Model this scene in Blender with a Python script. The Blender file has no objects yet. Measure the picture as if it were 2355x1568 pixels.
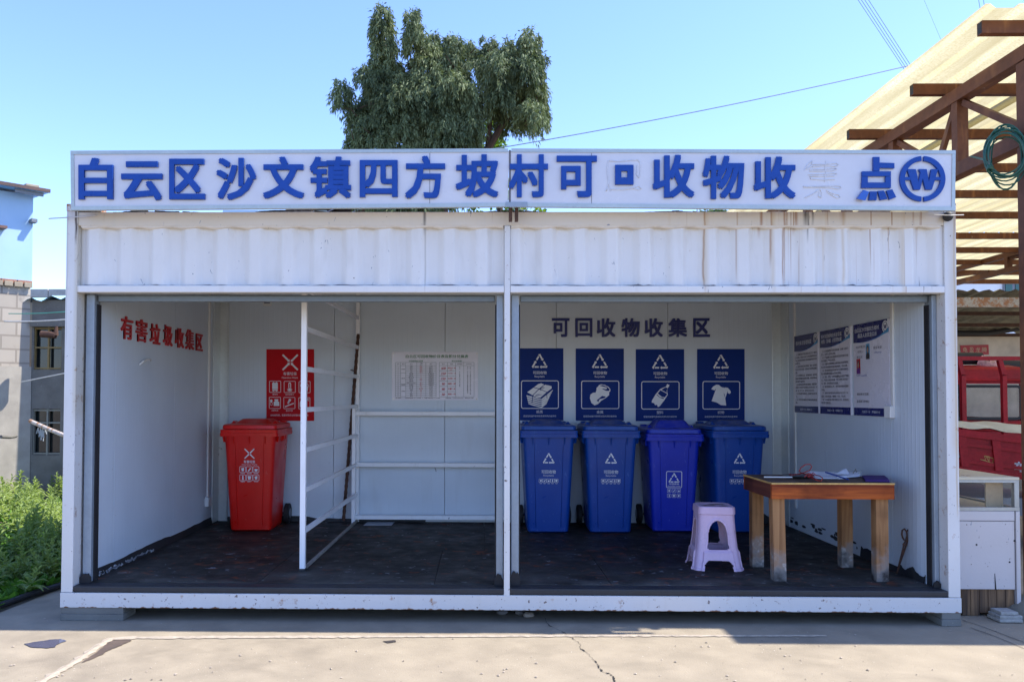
import bpy, bmesh, math, random
import numpy as np
from mathutils import Vector, Matrix
rad = math.radians
sc = bpy.context.scene
COL = sc.collection

# ---------------------------------------------------------------- camera, sky, sun, exposure
CF, CX, CY = 1846.31, 1082.14, 865.52            # focal length and principal point of the photograph, in 2355-px-wide units
YAW, PIT, ROL = -0.0142, 0.0253, 0.0025
CP = Vector((-0.1734, -5.4471, 1.5229))
fwd = Vector((math.sin(YAW) * math.cos(PIT), math.cos(YAW) * math.cos(PIT), math.sin(PIT)))
r0 = Vector((math.cos(YAW), -math.sin(YAW), 0)); u0 = r0.cross(fwd)
rgt = math.cos(ROL) * r0 + math.sin(ROL) * u0; upv = -math.sin(ROL) * r0 + math.cos(ROL) * u0
cd = bpy.data.cameras.new('camera'); cam = bpy.data.objects.new('camera', cd); COL.objects.link(cam)
cam.matrix_world = Matrix(((rgt.x, upv.x, -fwd.x, CP.x), (rgt.y, upv.y, -fwd.y, CP.y), (rgt.z, upv.z, -fwd.z, CP.z), (0, 0, 0, 1)))
cd.sensor_width = 36; cd.lens = CF / 2355 * 36
cd.shift_x = (2355 / 2 - CX) / 2355; cd.shift_y = (CY - 1568 / 2) / 2355
cd.clip_start = .05; cd.clip_end = 3000
sc.camera = cam
SUN = Vector((.725, .022, 1)).normalized()        # towards the sun: from the right, hardly behind the facade
w = bpy.data.worlds.new('World'); sc.world = w; w.use_nodes = True
nt = w.node_tree; sky = nt.nodes.new('ShaderNodeTexSky'); sky.sky_type = 'NISHITA'; sky.sun_disc = False
sky.sun_elevation = math.asin(SUN.z); sky.sun_rotation = math.atan2(SUN.x, SUN.y)
sky.altitude = 900; sky.air_density = 1.1; sky.dust_density = .5; sky.ozone_density = .7
tint = nt.nodes.new('ShaderNodeMixRGB'); tint.blend_type = 'MULTIPLY'; tint.inputs[0].default_value = 1; tint.inputs[2].default_value = (.89, 1.0, 1.37, 1)
nt.links.new(sky.outputs[0], tint.inputs[1]); nt.links.new(tint.outputs[0], nt.nodes['Background'].inputs[0]); nt.nodes['Background'].inputs[1].default_value = .125
sl = bpy.data.lights.new('sun', 'SUN'); sl.energy = 3.9; sl.angle = rad(.53); sl.color = (1, .94, .85)
so = bpy.data.objects.new('sun', sl); COL.objects.link(so); so.rotation_euler = SUN.to_track_quat('Z', 'Y').to_euler()
sc.view_settings.view_transform = 'Standard'; sc.view_settings.look = 'None'; sc.view_settings.exposure = 1.3; sc.view_settings.gamma = 1
sc.render.engine = 'CYCLES'
sc.cycles.max_bounces = 10; sc.cycles.diffuse_bounces = 6; sc.cycles.use_denoising = True
sc.cycles.caustics_reflective = False; sc.cycles.caustics_refractive = False

def at(u, v, X=None, Y=None, Z=None):
    """the world point on the plane X=, Y= or Z= that the photograph shows at (u, v)"""
    d = fwd + rgt * ((u - CX) / CF) - upv * ((v - CY) / CF)
    i, val = (0, X) if X is not None else (1, Y) if Y is not None else (2, Z)
    return CP + d * ((val - CP[i]) / d[i])

# ---------------------------------------------------------------- materials
_R, _Y, _K = (.27, .11, .03), (.46, .32, .13), (.02, .02, .022)
RUNS = [(1616, .006, 2.22, .85, _R), (1619, .02, 2.20, .4, _Y), (1690, .004, 2.30, .6, _R), (1745, .01, 2.60, .9, _R), (1768, .007, 2.40, .8, _R), (1772, .014, 2.20, .4, _Y), (1798, .008, 2.25, .8, _R), (1803, .004, 2.25, .7, _R), (1824, .012, 2.62, .9, _R), (1846, .016, 2.64, .95, _K), (1852, .006, 2.56, .8, _K), (1862, .008, 2.66, .9, _K), (1896, .004, 2.62, .6, _R), (1932, .010, 2.22, .45, _Y), (1930, .02, 2.68, .7, _R), (974, .010, 2.62, .9, _K), (975, .005, 2.20, .5, (.2, .18, .15)), (2090, .006, 2.66, .7, _R), (2108, .006, 2.69, .6, _R), (232, .004, 2.70, .4, _R), (170, .016, 1.3, .5, (.40, .35, .22)), (167, .007, 2.55, 1.3, (.05, .03, .02)), (158, .02, 2.74, .9, _R), (2181, .006, .7, .7, (.40, .28, .13)), (2178, .03, 1.1, .35, _Y), (2184, .006, 2.6, .8, _R), (148, .003, 1.8, .5, (.2, .22, .25)), (1130, .004, 2.70, .5, _R)]
class NG:
    def __init__(s, name):
        s.m = bpy.data.materials.new(name); s.m.use_nodes = True; s.t = s.m.node_tree
        s.b = s.t.nodes['Principled BSDF']; s.tc = s.t.nodes.new('ShaderNodeTexCoord').outputs['Object']
    def n(s, kind, **k):
        x = s.t.nodes.new('ShaderNode' + kind)
        for a, v in k.items(): setattr(x, a, v)
        return x
    def L(s, a, b): s.t.links.new(a, b)
    def mapv(s, scale=(1, 1, 1), loc=(0, 0, 0), rot=(0, 0, 0), src=None):
        m = s.n('Mapping'); m.inputs['Scale'].default_value = scale; m.inputs['Location'].default_value = loc; m.inputs['Rotation'].default_value = rot
        s.L(src or s.tc, m.inputs[0]); return m.outputs[0]
    def noise(s, scale, detail=4, vec=None, rough=.55, dist=0):
        x = s.n('TexNoise'); x.inputs['Scale'].default_value = scale; x.inputs['Detail'].default_value = detail
        x.inputs['Roughness'].default_value = rough; x.inputs['Distortion'].default_value = dist
        s.L(vec or s.tc, x.inputs['Vector']); return x.outputs[0]
    def ramp(s, fac, a, b, ca=(0, 0, 0, 1), cb=(1, 1, 1, 1)):
        x = s.n('ValToRGB'); e = x.color_ramp.elements; e[0].position = a; e[1].position = b; e[0].color = ca; e[1].color = cb
        s.L(fac, x.inputs[0]); return x.outputs[0]
    def mix(s, fac, a, b, mode='MIX'):
        x = s.n('MixRGB', blend_type=mode)
        for i, v in enumerate((fac, a, b)):
            if isinstance(v, (int, float)): x.inputs[i].default_value = v
            elif isinstance(v, tuple): x.inputs[i].default_value = (*v[:3], 1)
            else: s.L(v, x.inputs[i])
        return x.outputs[0]
    def math(s, op, a, b=0):
        x = s.n('Math', operation=op)
        for i, v in enumerate((a, b)):
            if isinstance(v, (int, float)): x.inputs[i].default_value = v
            else: s.L(v, x.inputs[i])
        return x.outputs[0]
    def sep(s, src=None):
        x = s.n('SeparateXYZ'); s.L(src or s.tc, x.inputs[0]); return x.outputs
    def bump(s, h, dist=.01, strength=.5):
        x = s.n('Bump'); x.inputs['Strength'].default_value = strength; x.inputs['Distance'].default_value = dist
        s.L(h, x.inputs['Height']); s.L(x.outputs[0], s.b.inputs['Normal'])
    def fin(s, col, rough=.5, metal=0, spec=.5):
        for k, v in (('Base Color', col), ('Roughness', rough), ('Metallic', metal), ('Specular IOR Level', spec)):
            if isinstance(v, tuple): s.b.inputs[k].default_value = (*v[:3], 1)
            elif isinstance(v, (int, float)): s.b.inputs[k].default_value = v
            else: s.L(v, s.b.inputs[k])
        return s.m
MC = {}
def M(name, col, rough=.5, metal=0, var=.12, vs=4, bump=0, bs=80, spec=.5):
    """plain procedural surface: base colour broken up by two scales of noise"""
    if name in MC: return MC[name]
    g = NG(name); n1 = g.noise(vs, 5); n2 = g.noise(vs * 9, 3)
    k = g.mix(.35, n1, n2)
    lo = tuple(c * (1 - var * 1.6) for c in col); hi = tuple(min(1, c * (1 + var * 1.2)) for c in col)
    c = g.ramp(k, .3, .7, (*lo, 1), (*hi, 1))
    r = g.ramp(n1, .25, .75, (max(.02, rough - .1),) * 3 + (1,), (min(1, rough + .1),) * 3 + (1,))
    if bump: g.bump(g.noise(bs, 4), bump)
    MC[name] = g.fin(c, r, metal, spec); return MC[name]
def paint(name, col=(.64, .64, .635), rust=.62, chips=.7, streak=None, rough=.38, zgrime=None, rimrust=None):
    """white enamel on steel: grime, chips, rust freckles, optional rust runs below a height and rusty lower edge"""
    g = NG(name); x, y, z = g.sep()
    n = g.noise(2.2, 6); c = g.ramp(n, .3, .75, (col[0] * .93, col[1] * .92, col[2] * .90, 1), (*col, 1))
    fine = g.noise(14, 5, g.mapv((1, 1, .25)))
    c = g.mix(g.math('MULTIPLY', g.ramp(fine, .56, .85), .45), c, (.5, .48, .44))
    scr = g.noise(9, 2, g.mapv((3, 3, 1.2), rot=(.4, .9, .3)), dist=2.2)
    c = g.mix(g.ramp(scr, .735, .75), c, (.2, .22, .27))
    ch = g.noise(38, 3); c = g.mix(g.ramp(ch, chips, chips + .03), c, (.16, .13, .12))
    ru = g.noise(11, 6, rough=.7); c = g.mix(g.ramp(ru, rust, rust + .12), c, (.30, .13, .045))
    if rimrust:                                   # flaking along the edge at height rimrust[0], rimrust[1] deep
        e = g.math('ADD', g.math('SUBTRACT', z, rimrust[0]), g.math('MULTIPLY', g.math('SUBTRACT', g.noise(26, 5), .5), rimrust[1] * 3.5))
        c = g.mix(g.ramp(g.math('DIVIDE', e, rimrust[1]), -.1 + .1, .35, (1, 1, 1, 1), (0, 0, 0, 1)), c, (.17, .075, .035))
    if streak:                                    # rust runs: (x from, x to, z top, strength)
        x0, x1, zt, st = streak
        v = g.mapv((17, 1, .35)); s1 = g.noise(1.0, 2, v, dist=.25)
        v2 = g.mapv((46, 1, .5), (3, 0, 0)); s2 = g.noise(1.0, 2, v2, dist=.3)
        mk = g.math('MULTIPLY', g.ramp(x, 0, 1), 1)
        mr = g.n('MapRange'); mr.inputs[1].default_value = x0; mr.inputs[2].default_value = x1; mr.clamp = True; g.L(x, mr.inputs[0])
        mr2 = g.n('MapRange'); mr2.inputs[1].default_value = zt - .62; mr2.inputs[2].default_value = zt; mr2.inputs[3].default_value = .35; mr2.clamp = True; g.L(z, mr2.inputs[0])
        m1 = g.math('MULTIPLY', mr.outputs[0], mr2.outputs[0])
        c = g.mix(g.math('MULTIPLY', g.math('MULTIPLY', g.ramp(s1, .60, .74), m1), .55 * st), c, (.50, .36, .17))
        c = g.mix(g.math('MULTIPLY', g.math('MULTIPLY', g.ramp(s2, .64, .72), m1), .75 * st), c, (.27, .12, .04))
        wob = g.math('MULTIPLY', g.math('SUBTRACT', g.noise(1.0, 2, g.mapv((0, 0, 3.5))), .5), .05)
        for u_, w_, zl, k_, cc in RUNS:
            xx = (u_ - 1108) / 1846 * 5.48 - .17
            dd = g.math('ABSOLUTE', g.math('SUBTRACT', g.math('ADD', x, g.math('MULTIPLY', wob, (u_ % 7) / 4 - .7)), xx))
            f_ = g.ramp(g.math('DIVIDE', dd, w_ * 3), .05, .5, (1, 1, 1, 1), (0, 0, 0, 1))
            mz_ = g.n('MapRange'); mz_.inputs[1].default_value = zl; mz_.inputs[2].default_value = zl + .12; g.L(z, mz_.inputs[0])
            c = g.mix(g.math('MULTIPLY', g.math('MULTIPLY', f_, mz_.outputs[0]), k_ * .85), c, cc)
        s3 = g.noise(1.0, 3, g.mapv((60, 1, 5), (9, 0, 2)), dist=.2)
        c = g.mix(g.math('MULTIPLY', g.ramp(s3, .69, .74), m1), c, (.035, .035, .035))
    g.bump(g.mix(.25, g.noise(2.6, 3), g.noise(40, 3)), .012, .35)
    MC[name] = g.fin(c, g.ramp(g.noise(5, 4), .3, .7, (rough - .08,) * 3 + (1,), (rough + .16,) * 3 + (1,)), 0, .45); return MC[name]
def panel_mat(name, axis, bs_=.5):
    """pre-painted sandwich panel: pale grey with fine pressed ribs along one axis"""
    g = NG(name); o = g.sep(); a = o[axis]
    n = g.noise(1.6, 5); c = g.ramp(n, .3, .7, (.54, .605, .665, 1), (.61, .68, .74, 1))
    st = g.noise(3, 4, g.mapv((1.5, 1.5, .25))); c = g.mix(g.math('MULTIPLY', g.ramp(st, .62, .85), .3), c, (.40, .41, .41))
    sp = g.noise(46, 2); c = g.mix(g.ramp(sp, .77, .79), c, (.25, .24, .22))
    s = g.math('SINE', g.math('MULTIPLY', a, 2 * math.pi / .05)); h = g.ramp(s, .55, .98)
    g.bump(h, .0035, bs_); return g.fin(c, .42, 0, .4)
def floor_mat():
    g = NG('floor_dark_rubber'); n = g.noise(1.3, 6); n2 = g.noise(7, 5)
    c = g.ramp(n, .3, .75, (.0115, .0105, .0095, 1), (.038, .034, .029, 1))
    c = g.mix(g.ramp(g.noise(3.1, 6, g.mapv((1, 1.1, 1)), dist=.8), .55, .78), c, (.070, .064, .056))
    c = g.mix(g.ramp(g.noise(6.5, 5, g.mapv((1.3, 1.6, 1), (4, 2, 0)), dist=.8), .60, .66), c, (.15, .045, .02))
    c = g.mix(g.ramp(g.noise(15, 5, g.mapv((1, 1.2, 1), (1, 7, 0)), dist=.5), .655, .70), c, (.24, .25, .27))
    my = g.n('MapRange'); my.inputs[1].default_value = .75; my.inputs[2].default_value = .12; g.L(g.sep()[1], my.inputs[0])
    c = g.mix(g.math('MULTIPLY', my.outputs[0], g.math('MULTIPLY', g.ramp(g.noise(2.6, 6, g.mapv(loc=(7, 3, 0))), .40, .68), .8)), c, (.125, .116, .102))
    g.bump(g.noise(30, 5), .004, .5)
    return g.fin(c, g.ramp(n2, .3, .7, (.50,) * 3 + (1,), (.80,) * 3 + (1,)), 0, .22)
def concrete_mat(name, base=(.288, .244, .180), dark=.76):
    g = NG(name); n = g.noise(.55, 6, rough=.6); n2 = g.noise(4, 6); n3 = g.noise(95, 3)
    c = g.ramp(n, .32, .68, (base[0] * dark, base[1] * dark, base[2] * dark * 1.02, 1), (*base, 1))
    c = g.mix(g.ramp(n2, .35, .75), c, tuple(b * 1.18 for b in base))
    c = g.mix(g.math('MULTIPLY', g.ramp(g.noise(1.7, 6, g.mapv((1, 1.6, 1), (3, 1, 0)), dist=.9), .58, .80), .6), c, tuple(b * .66 for b in base))
    c = g.mix(g.ramp(n3, .64, .74), c, tuple(b * .55 for b in base)); c = g.mix(g.ramp(g.noise(70, 2, g.mapv(loc=(5, 5, 5))), .72, .76), c, (.62, .58, .52))
    g.bump(g.mix(.5, n2, n3), .006, .6); return g.fin(c, .85, 0, .25)
def wood_mat(name, light, dark, axis, gr=(.25, .235, .22), rot=False):
    g = NG(name); sc3 = [26, 26, 26]; sc3[axis] = 1.4
    n = g.noise(1, 5, g.mapv(tuple(sc3)), dist=.7); c = g.ramp(n, .3, .72, (*dark, 1), (*light, 1))
    c = g.mix(g.ramp(g.noise(3, 5), .5, .8), c, tuple(.55 * a for a in dark))
    if rot:                                        # weathered grey, splashed foot of a leg
        z = g.sep()[2]; k = g.math('ADD', g.math('SUBTRACT', .46, z), g.math('MULTIPLY', g.math('SUBTRACT', g.noise(9, 5), .5), .6))
        c = g.mix(g.ramp(k, -.02, .2), c, gr); c = g.mix(g.math('MULTIPLY', g.ramp(k, .0, .25), g.ramp(g.noise(16, 4), .56, .66)), c, (.52, .50, .46))
        c = g.mix(g.ramp(k, .14, .3), c, (.035, .03, .028))
    g.bump(n, .002, .5); return g.fin(c, .62, 0, .14)
def leaf_mat(name, a, b, trans=.35):
    g = NG(name); n = g.noise(1.4, 4); n2 = g.noise(19, 2)
    c = g.ramp(g.mix(.45, n, n2), .34, .66, (*a, 1), (*b, 1)); g.fin(c, .6, 0, .2)
    tr = g.n('BsdfTranslucent'); g.L(g.mix(1, c, (1.3, 1.35, .7), 'MULTIPLY'), tr.inputs[0]); ms = g.n('MixShader'); ms.inputs[0].default_value = trans
    g.L(g.b.outputs[0], ms.inputs[1]); g.L(tr.outputs[0], ms.inputs[2]); g.L(ms.outputs[0], g.t.nodes['Material Output'].inputs[0]); return g.m
def glass_mat(name, col=(.9, .95, .95), alpha=.25, rough=.03):
    g = NG(name); g.fin(col, rough, 0, .6); tr = g.n('BsdfTransparent'); ms = g.n('MixShader'); ms.inputs[0].default_value = alpha
    g.L(tr.outputs[0], ms.inputs[1]); g.L(g.b.outputs[0], ms.inputs[2]); g.L(ms.outputs[0], g.t.nodes['Material Output'].inputs[0]); return g.m

WHITE = paint('white_frame_paint', rust=.60, chips=.675, rimrust=None, streak=(8, 9, 2.8, 1))
WHITE_B = paint('bottom_beam_paint', (.60, .60, .60), rimrust=(.089, .014), rust=.60, chips=.66)
WHITE_H = paint('header_paint', (.69, .685, .675), rust=.75, chips=.76, streak=(.9, 2.0, 2.70, 1.0))
WHITE_T = paint('top_beam_warmlit_paint', (.63, .57, .485), rust=.66, chips=.72, streak=(.7, 1.9, 2.79, 1.25))  # white paint tinted beige: warm bounce light under the sign put into colour
WHITE_S = paint('rack_white_paint', (.84, .85, .87), rust=.74, chips=.76)
ALU = M('aluminium_trim', (.62, .66, .66), .35, .35, .08)
GREY = M('galvanised_grey', (.27, .32, .37), .42, .2, .10)
RAILM = M('rail_grey', (.15, .18, .20), .45, .3, .12)
GREYD = M('dark_steel', (.16, .17, .19), .45, .4, .15)
BLK = M('black_rubber', (.015, .015, .017), .7, 0, .3)
PAN_Y = panel_mat('side_wall_panel', 1, .28); PAN_X = panel_mat('back_wall_panel', 0, .16)
CEIL = M('ceiling_panel', (.44, .43, .40), .5, 0, .06)
FLOOR = floor_mat()
CONC = concrete_mat('yard_concrete')
TAR = M('tar_black', (.02, .021, .022), .65, 0, .35, 8)
SIGNW = M('sign_white_panel', (.58, .58, .61), .22, 0, .035, 2, spec=.6)
BLUEL = M('letter_blue_acrylic', (.012, .062, .31), .3, 0, .10, 6, spec=.2)
BLUEL2 = M('letter_blue_bright', (.02, .10, .45), .2, 0, .08, 6)
GLUE = M('old_glue', (.60, .61, .64), .25, 0, .12, 20)
REDL = M('letter_red_foam', (.46, .018, .022), .5, 0, .12, 8)
NAVYL = M('letter_navy', (.012, .022, .15), .4, 0, .12, 8)
def plastic(name, col, fade):
    """moulded bin plastic: faded patches, scuffs, a film of dust on what faces up"""
    g = NG(name); c = g.ramp(g.noise(2.3, 5), .3, .72, (*[a * .82 for a in col], 1), (*[a * 1.12 for a in col], 1))
    c = g.mix(g.math('MULTIPLY', g.ramp(g.noise(5, 6, g.mapv((1, 1, .4))), .54, .78), .22), c, fade)
    sc_ = g.noise(7, 2, g.mapv((4, 4, 1.1), rot=(.2, .5, .8)), dist=2.0); c = g.mix(g.math('MULTIPLY', g.ramp(sc_, .67, .69), .5), c, fade)
    ge = g.n('NewGeometry'); nz = g.n('SeparateXYZ'); g.L(ge.outputs['Normal'], nz.inputs[0]); up_ = g.ramp(nz.outputs[2], .35, .95)
    c = g.mix(g.math('MULTIPLY', g.math('MULTIPLY', up_, g.ramp(g.noise(9, 5), .35, .7)), .30), c, (.34, .33, .32))
    r = g.ramp(g.noise(4, 5), .3, .7, (.24,) * 3 + (1,), (.46,) * 3 + (1,)); MC[name] = g.fin(c, r, 0, .34); return MC[name]
RED_B = plastic('bin_red_plastic', (.66, .008, .004), (.62, .09, .07)); BLUE_B = plastic('bin_blue_plastic', (.003, .052, .29), (.06, .16, .42)); BLUE_B2 = plastic('bin_royal_plastic', (.006, .026, .42), (.08, .12, .55))
PRW = M('print_white', (.72, .73, .75), .5, 0, .05)
POST_B = M('poster_blue', (.009, .032, .19), .6, 0, .06, spec=.12)
POST_R = M('poster_red', (.50, .008, .014), .6, 0, .06, spec=.12)
BOARDW = M('board_white', (.68, .66, .73), .25, 0, .008)
NAVY = M('board_navy', (.012, .014, .12), .25, 0, .05)
MIDB = M('board_mid_blue', (.015, .09, .36), .25, 0, .05)
CYANB = M('board_cyan', (.07, .28, .52), .25, 0, .05)
INK = M('black_ink', (.03, .03, .05), .5, 0, .05)
INKB = M('blue_ink', (.03, .05, .30), .5, 0, .05)
INKG = M('green_ink', (.02, .17, .045), .5, 0, .05)
INKR = M('red_marker', (.50, .012, .02), .5, 0, .05)
PURPLE = M('stool_lilac_plastic', (.62, .44, .59), .32, 0, .07, 5, spec=.5)
RUST = M('rusty_iron', (.085, .042, .028), .8, .2, .4, 14, .003)
g = NG('red_oxide_steel'); c_ = g.ramp(g.mix(.4, g.noise(3, 5), g.noise(21, 3)), .3, .7, (.075, .026, .012, 1), (.175, .062, .026, 1))
c_ = g.mix(g.ramp(g.noise(1.0, 3, g.mapv((14, 3, 2))), .56, .72), c_, (.24, .10, .035)); c_ = g.mix(g.ramp(g.noise(6.5, 5, rough=.6, dist=.6), .70, .72), c_, (.46, .42, .36)); BROWN = g.fin(c_, .6, 0, .3)
TRUCKR = M('truck_red_paint', (.30, .014, .020), .4, 0, .25, 4, spec=.16)
REDPINK = M('faded_red_sheet', (.42, .045, .06), .6, 0, .15)
CREAM = concrete_mat('cream_plaster', (.56, .51, .45), .80)

# ---------------------------------------------------------------- mesh helpers
class MB:
    def __init__(s): s.v = []; s.f = []; s.mi = []; s.k = 0
    def add(s, vs, fs):
        o = len(s.v); s.v += [tuple(p) for p in vs]; s.f += [tuple(i + o for i in f) for f in fs]; s.mi += [s.k] * len(fs); return s
    def box(s, a, b):
        x0, y0, z0 = a; x1, y1, z1 = b
        vs = [(x0, y0, z0), (x1, y0, z0), (x1, y1, z0), (x0, y1, z0), (x0, y0, z1), (x1, y0, z1), (x1, y1, z1), (x0, y1, z1)]
        return s.add(vs, [(0, 3, 2, 1), (4, 5, 6, 7), (0, 1, 5, 4), (1, 2, 6, 5), (2, 3, 7, 6), (3, 0, 4, 7)])
    def bbox(s, a, b, r=.006):
        """box with chamfered edges"""
        bm = bmesh.new(); x0, y0, z0 = a; x1, y1, z1 = b
        m = Matrix.Translation(((x0 + x1) / 2, (y0 + y1) / 2, (z0 + z1) / 2)) @ Matrix.Diagonal((abs(x1 - x0), abs(y1 - y0), abs(z1 - z0), 1))
        bmesh.ops.create_cube(bm, size=1, matrix=m); r = min(r, .3 * min(abs(x1 - x0), abs(y1 - y0), abs(z1 - z0)))
        bmesh.ops.bevel(bm, geom=bm.edges[:], offset=r, segments=2, affect='EDGES', profile=.6)
        bm.verts.index_update(); s.add([v.co[:] for v in bm.verts], [[v.index for v in f.verts] for f in bm.faces]); bm.free(); return s
    def tube(s, pts, r, n=8, cap=True):
        pts = [Vector(p) for p in pts]; rs = r if isinstance(r, (list, tuple)) else [r] * len(pts); vs = []; fs = []; ref = None
        for i, p in enumerate(pts):
            t = (pts[min(i + 1, len(pts) - 1)] - pts[max(i - 1, 0)]).normalized()
            if ref is None: ref = t.orthogonal().normalized()
            ref = (ref - t * ref.dot(t)); ref = ref.normalized() if ref.length > 1e-6 else t.orthogonal().normalized(); b = t.cross(ref)
            vs += [p + (ref * math.cos(a) + b * math.sin(a)) * rs[i] for a in [2 * math.pi * k / n for k in range(n)]]
        for i in range(len(pts) - 1):
            for k in range(n): fs.append((i * n + k, i * n + (k + 1) % n, (i + 1) * n + (k + 1) % n, (i + 1) * n + k))
        if cap: fs += [tuple(range(n))[::-1], tuple(range((len(pts) - 1) * n, len(pts) * n))]
        return s.add(vs, fs)
    def bar(s, p, q, wd, ht=None, up=(0, 0, 1)):
        """rectangular bar from p to q: wd sideways, ht along up"""
        p, q = Vector(p), Vector(q); ht = ht or wd; t = (q - p).normalized(); u = Vector(up)
        sd = t.cross(u); sd = sd.normalized() if sd.length > 1e-5 else t.orthogonal().normalized(); u = sd.cross(t).normalized()
        vs = []
        for e in (p, q): vs += [e + sd * (a * wd / 2) + u * (b * ht / 2) for a, b in ((-1, -1), (1, -1), (1, 1), (-1, 1))]
        return s.add(vs, [(0, 1, 2, 3)[::-1], (4, 5, 6, 7), (0, 1, 5, 4), (1, 2, 6, 5), (2, 3, 7, 6), (3, 0, 4, 7)])
    def loft(s, rings, cap0=True, cap1=True):
        n = len(rings[0]); vs = [p for r in rings for p in r]; fs = []
        for i in range(len(rings) - 1):
            for k in range(n): fs.append((i * n + k, i * n + (k + 1) % n, (i + 1) * n + (k + 1) % n, (i + 1) * n + k))
        if cap0: fs.append(tuple(range(n))[::-1])
        if cap1: fs.append(tuple(range((len(rings) - 1) * n, len(rings) * n)))
        return s.add(vs, fs)
    def prism(s, poly, d):
        """poly: 3-D points of a flat outline, extruded by vector d"""
        n = len(poly); d = Vector(d); P = [Vector(p) for p in poly]; vs = P + [p + d for p in P]
        return s.add(vs, [tuple(range(n))[::-1], tuple(range(n, 2 * n))] + [(k, (k + 1) % n, n + (k + 1) % n, n + k) for k in range(n)])
    def build(s, name, mat, parent=None, smooth=False, world=True):
        me = bpy.data.meshes.new(name); me.from_pydata(s.v, [], s.f); me.validate()
        for m in (mat if isinstance(mat, (list, tuple)) else [mat]): me.materials.append(m)
        if len(set(s.mi)) > 1 and len(me.polygons) == len(s.mi): me.polygons.foreach_set('material_index', s.mi)
        bm = bmesh.new(); bm.from_mesh(me); bmesh.ops.recalc_face_normals(bm, faces=bm.faces[:]) if len(me.polygons) < 60000 else None
        bm.to_mesh(me); bm.free()
        o = bpy.data.objects.new(name, me); COL.objects.link(o)
        if smooth:
            me.polygons.foreach_set('use_smooth', [True] * len(me.polygons))
            try: me.set_sharp_from_angle(angle=rad(smooth if smooth is not True else 35))
            except Exception: pass
        if parent:
            o.parent = parent
            if world and parent.type == 'EMPTY': o.matrix_parent_inverse = parent.matrix_basis.inverted()
        return o
def tag(o, label=None, cat=None, group=None, kind=None):
    for k, v in (('label', label), ('category', cat), ('group', group), ('kind', kind)):
        if v: o[k] = v
    return o
def thing(name, label, cat, loc=(0, 0, 0), rz=0, group=None, kind=None):
    o = bpy.data.objects.new(name, None); o.empty_display_size = .1; COL.objects.link(o)
    o.location = loc; o.rotation_euler = (0, 0, rz); return tag(o, label, cat, group, kind)
def dup(root, loc, rz, label):
    r = root.copy(); COL.objects.link(r); r.location = loc; r.rotation_euler = (0, 0, rz); r['label'] = label
    for ch in list(root.children):
        c = ch.copy(); COL.objects.link(c); c.parent = r
        for g in list(ch.children):
            d = g.copy(); COL.objects.link(d); d.parent = c
    return r
def rrect(w, d, r, n=5, cx=0, cy=0):
    out = []
    for qx, qy, a0 in ((1, 1, 0), (-1, 1, 90), (-1, -1, 180), (1, -1, 270)):
        for k in range(n + 1):
            a = rad(a0 + 90 * k / n); out.append((cx + qx * (w / 2 - r) + r * math.cos(a), cy + qy * (d / 2 - r) + r * math.sin(a)))
    return out

# flat frames for lettering and prints: a = along right, b = along up, n = out of the surface
class Fr:
    def __init__(s, o, right, up): s.o = Vector(o); s.r = Vector(right).normalized(); s.u = Vector(up).normalized(); s.n = s.r.cross(s.u)
    def p(s, a, b, n=0): return s.o + s.r * a + s.u * b + s.n * n
    def sub(s, x0, y0, m):
        """design units: (px, py) with y downwards -> metres; (x0, y0) = design point at the frame's origin"""
        return lambda px, py, n=0: s.p((px - x0) * m, -(py - y0) * m, n)
_gc = {}
def glyph(t):
    if t in _gc: return _gc[t]
    cu = bpy.data.curves.new('txt', 'FONT'); cu.body = t; cu.size = 1; cu.resolution_u = 3
    ob = bpy.data.objects.new('txt', cu); COL.objects.link(ob); dg = bpy.context.evaluated_depsgraph_get()
    me = bpy.data.meshes.new_from_object(ob.evaluated_get(dg))
    vs = [(v.co.x, v.co.y) for v in me.vertices]; fs = [tuple(p.vertices) for p in me.polygons]
    bpy.data.objects.remove(ob); bpy.data.curves.remove(cu); bpy.data.meshes.remove(me)
    xs = [p[0] for p in vs] or [0]; ys = [p[1] for p in vs] or [0]
    _gc[t] = (vs, fs, (min(xs), min(ys), max(xs), max(ys))); return _gc[t]
def text(mb, t, P, box=None, x=0, y=0, h=None, align='c', bold=0, n=.001, thick=0, slant=0, squeeze=1):
    """lay text t with P(px, py, n). box=(x0,y0,x1,y1): fit the glyph outline to it; else em height h at centre/left (x, y)"""
    vs, fs, (ax, ay, bx, by) = glyph(t)
    if not vs: return
    if box:
        ex = bold * 1.0; sx = (box[2] - box[0]) / (bx - ax + 2 * ex); sy = (box[3] - box[1]) / (by - ay + 2 * ex)
        mp = lambda q: (box[0] + (q[0] - ax + ex) * sx, box[3] - (q[1] - ay + ex) * sy)
    else:
        sy = h; sx = h * squeeze; x0 = x - (ax + bx) / 2 * sx if align == 'c' else x - ax * sx
        mp = lambda q: (x0 + (q[0] + slant * q[1]) * sx, y + .36 * h - q[1] * sy)
    cops = [(0, 0)] if not bold else [(0, 0), (bold, bold), (-bold, bold), (bold, -bold), (-bold, -bold)]
    if thick:
        cnt = {}
        for f in fs:
            for i in range(len(f)):
                e = (f[i], f[(i + 1) % len(f)]); k = (min(e), max(e)); cnt.setdefault(k, []).append(e)
        bd = [v[0] for v in cnt.values() if len(v) == 1]
    for ci, (dx, dy) in enumerate(cops):
        zt = n + thick - ci * .0004; q = [mp((p[0] + dx, p[1] + dy)) for p in vs]
        if not thick: mb.add([P(a, b, zt if n > .002 else n + ci * .00015) for a, b in q], fs)
        else:
            m = len(q); mb.add([P(a, b, zt) for a, b in q] + [P(a, b, n) for a, b in q], fs + [(b, a, a + m, b + m) for a, b in bd])
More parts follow.
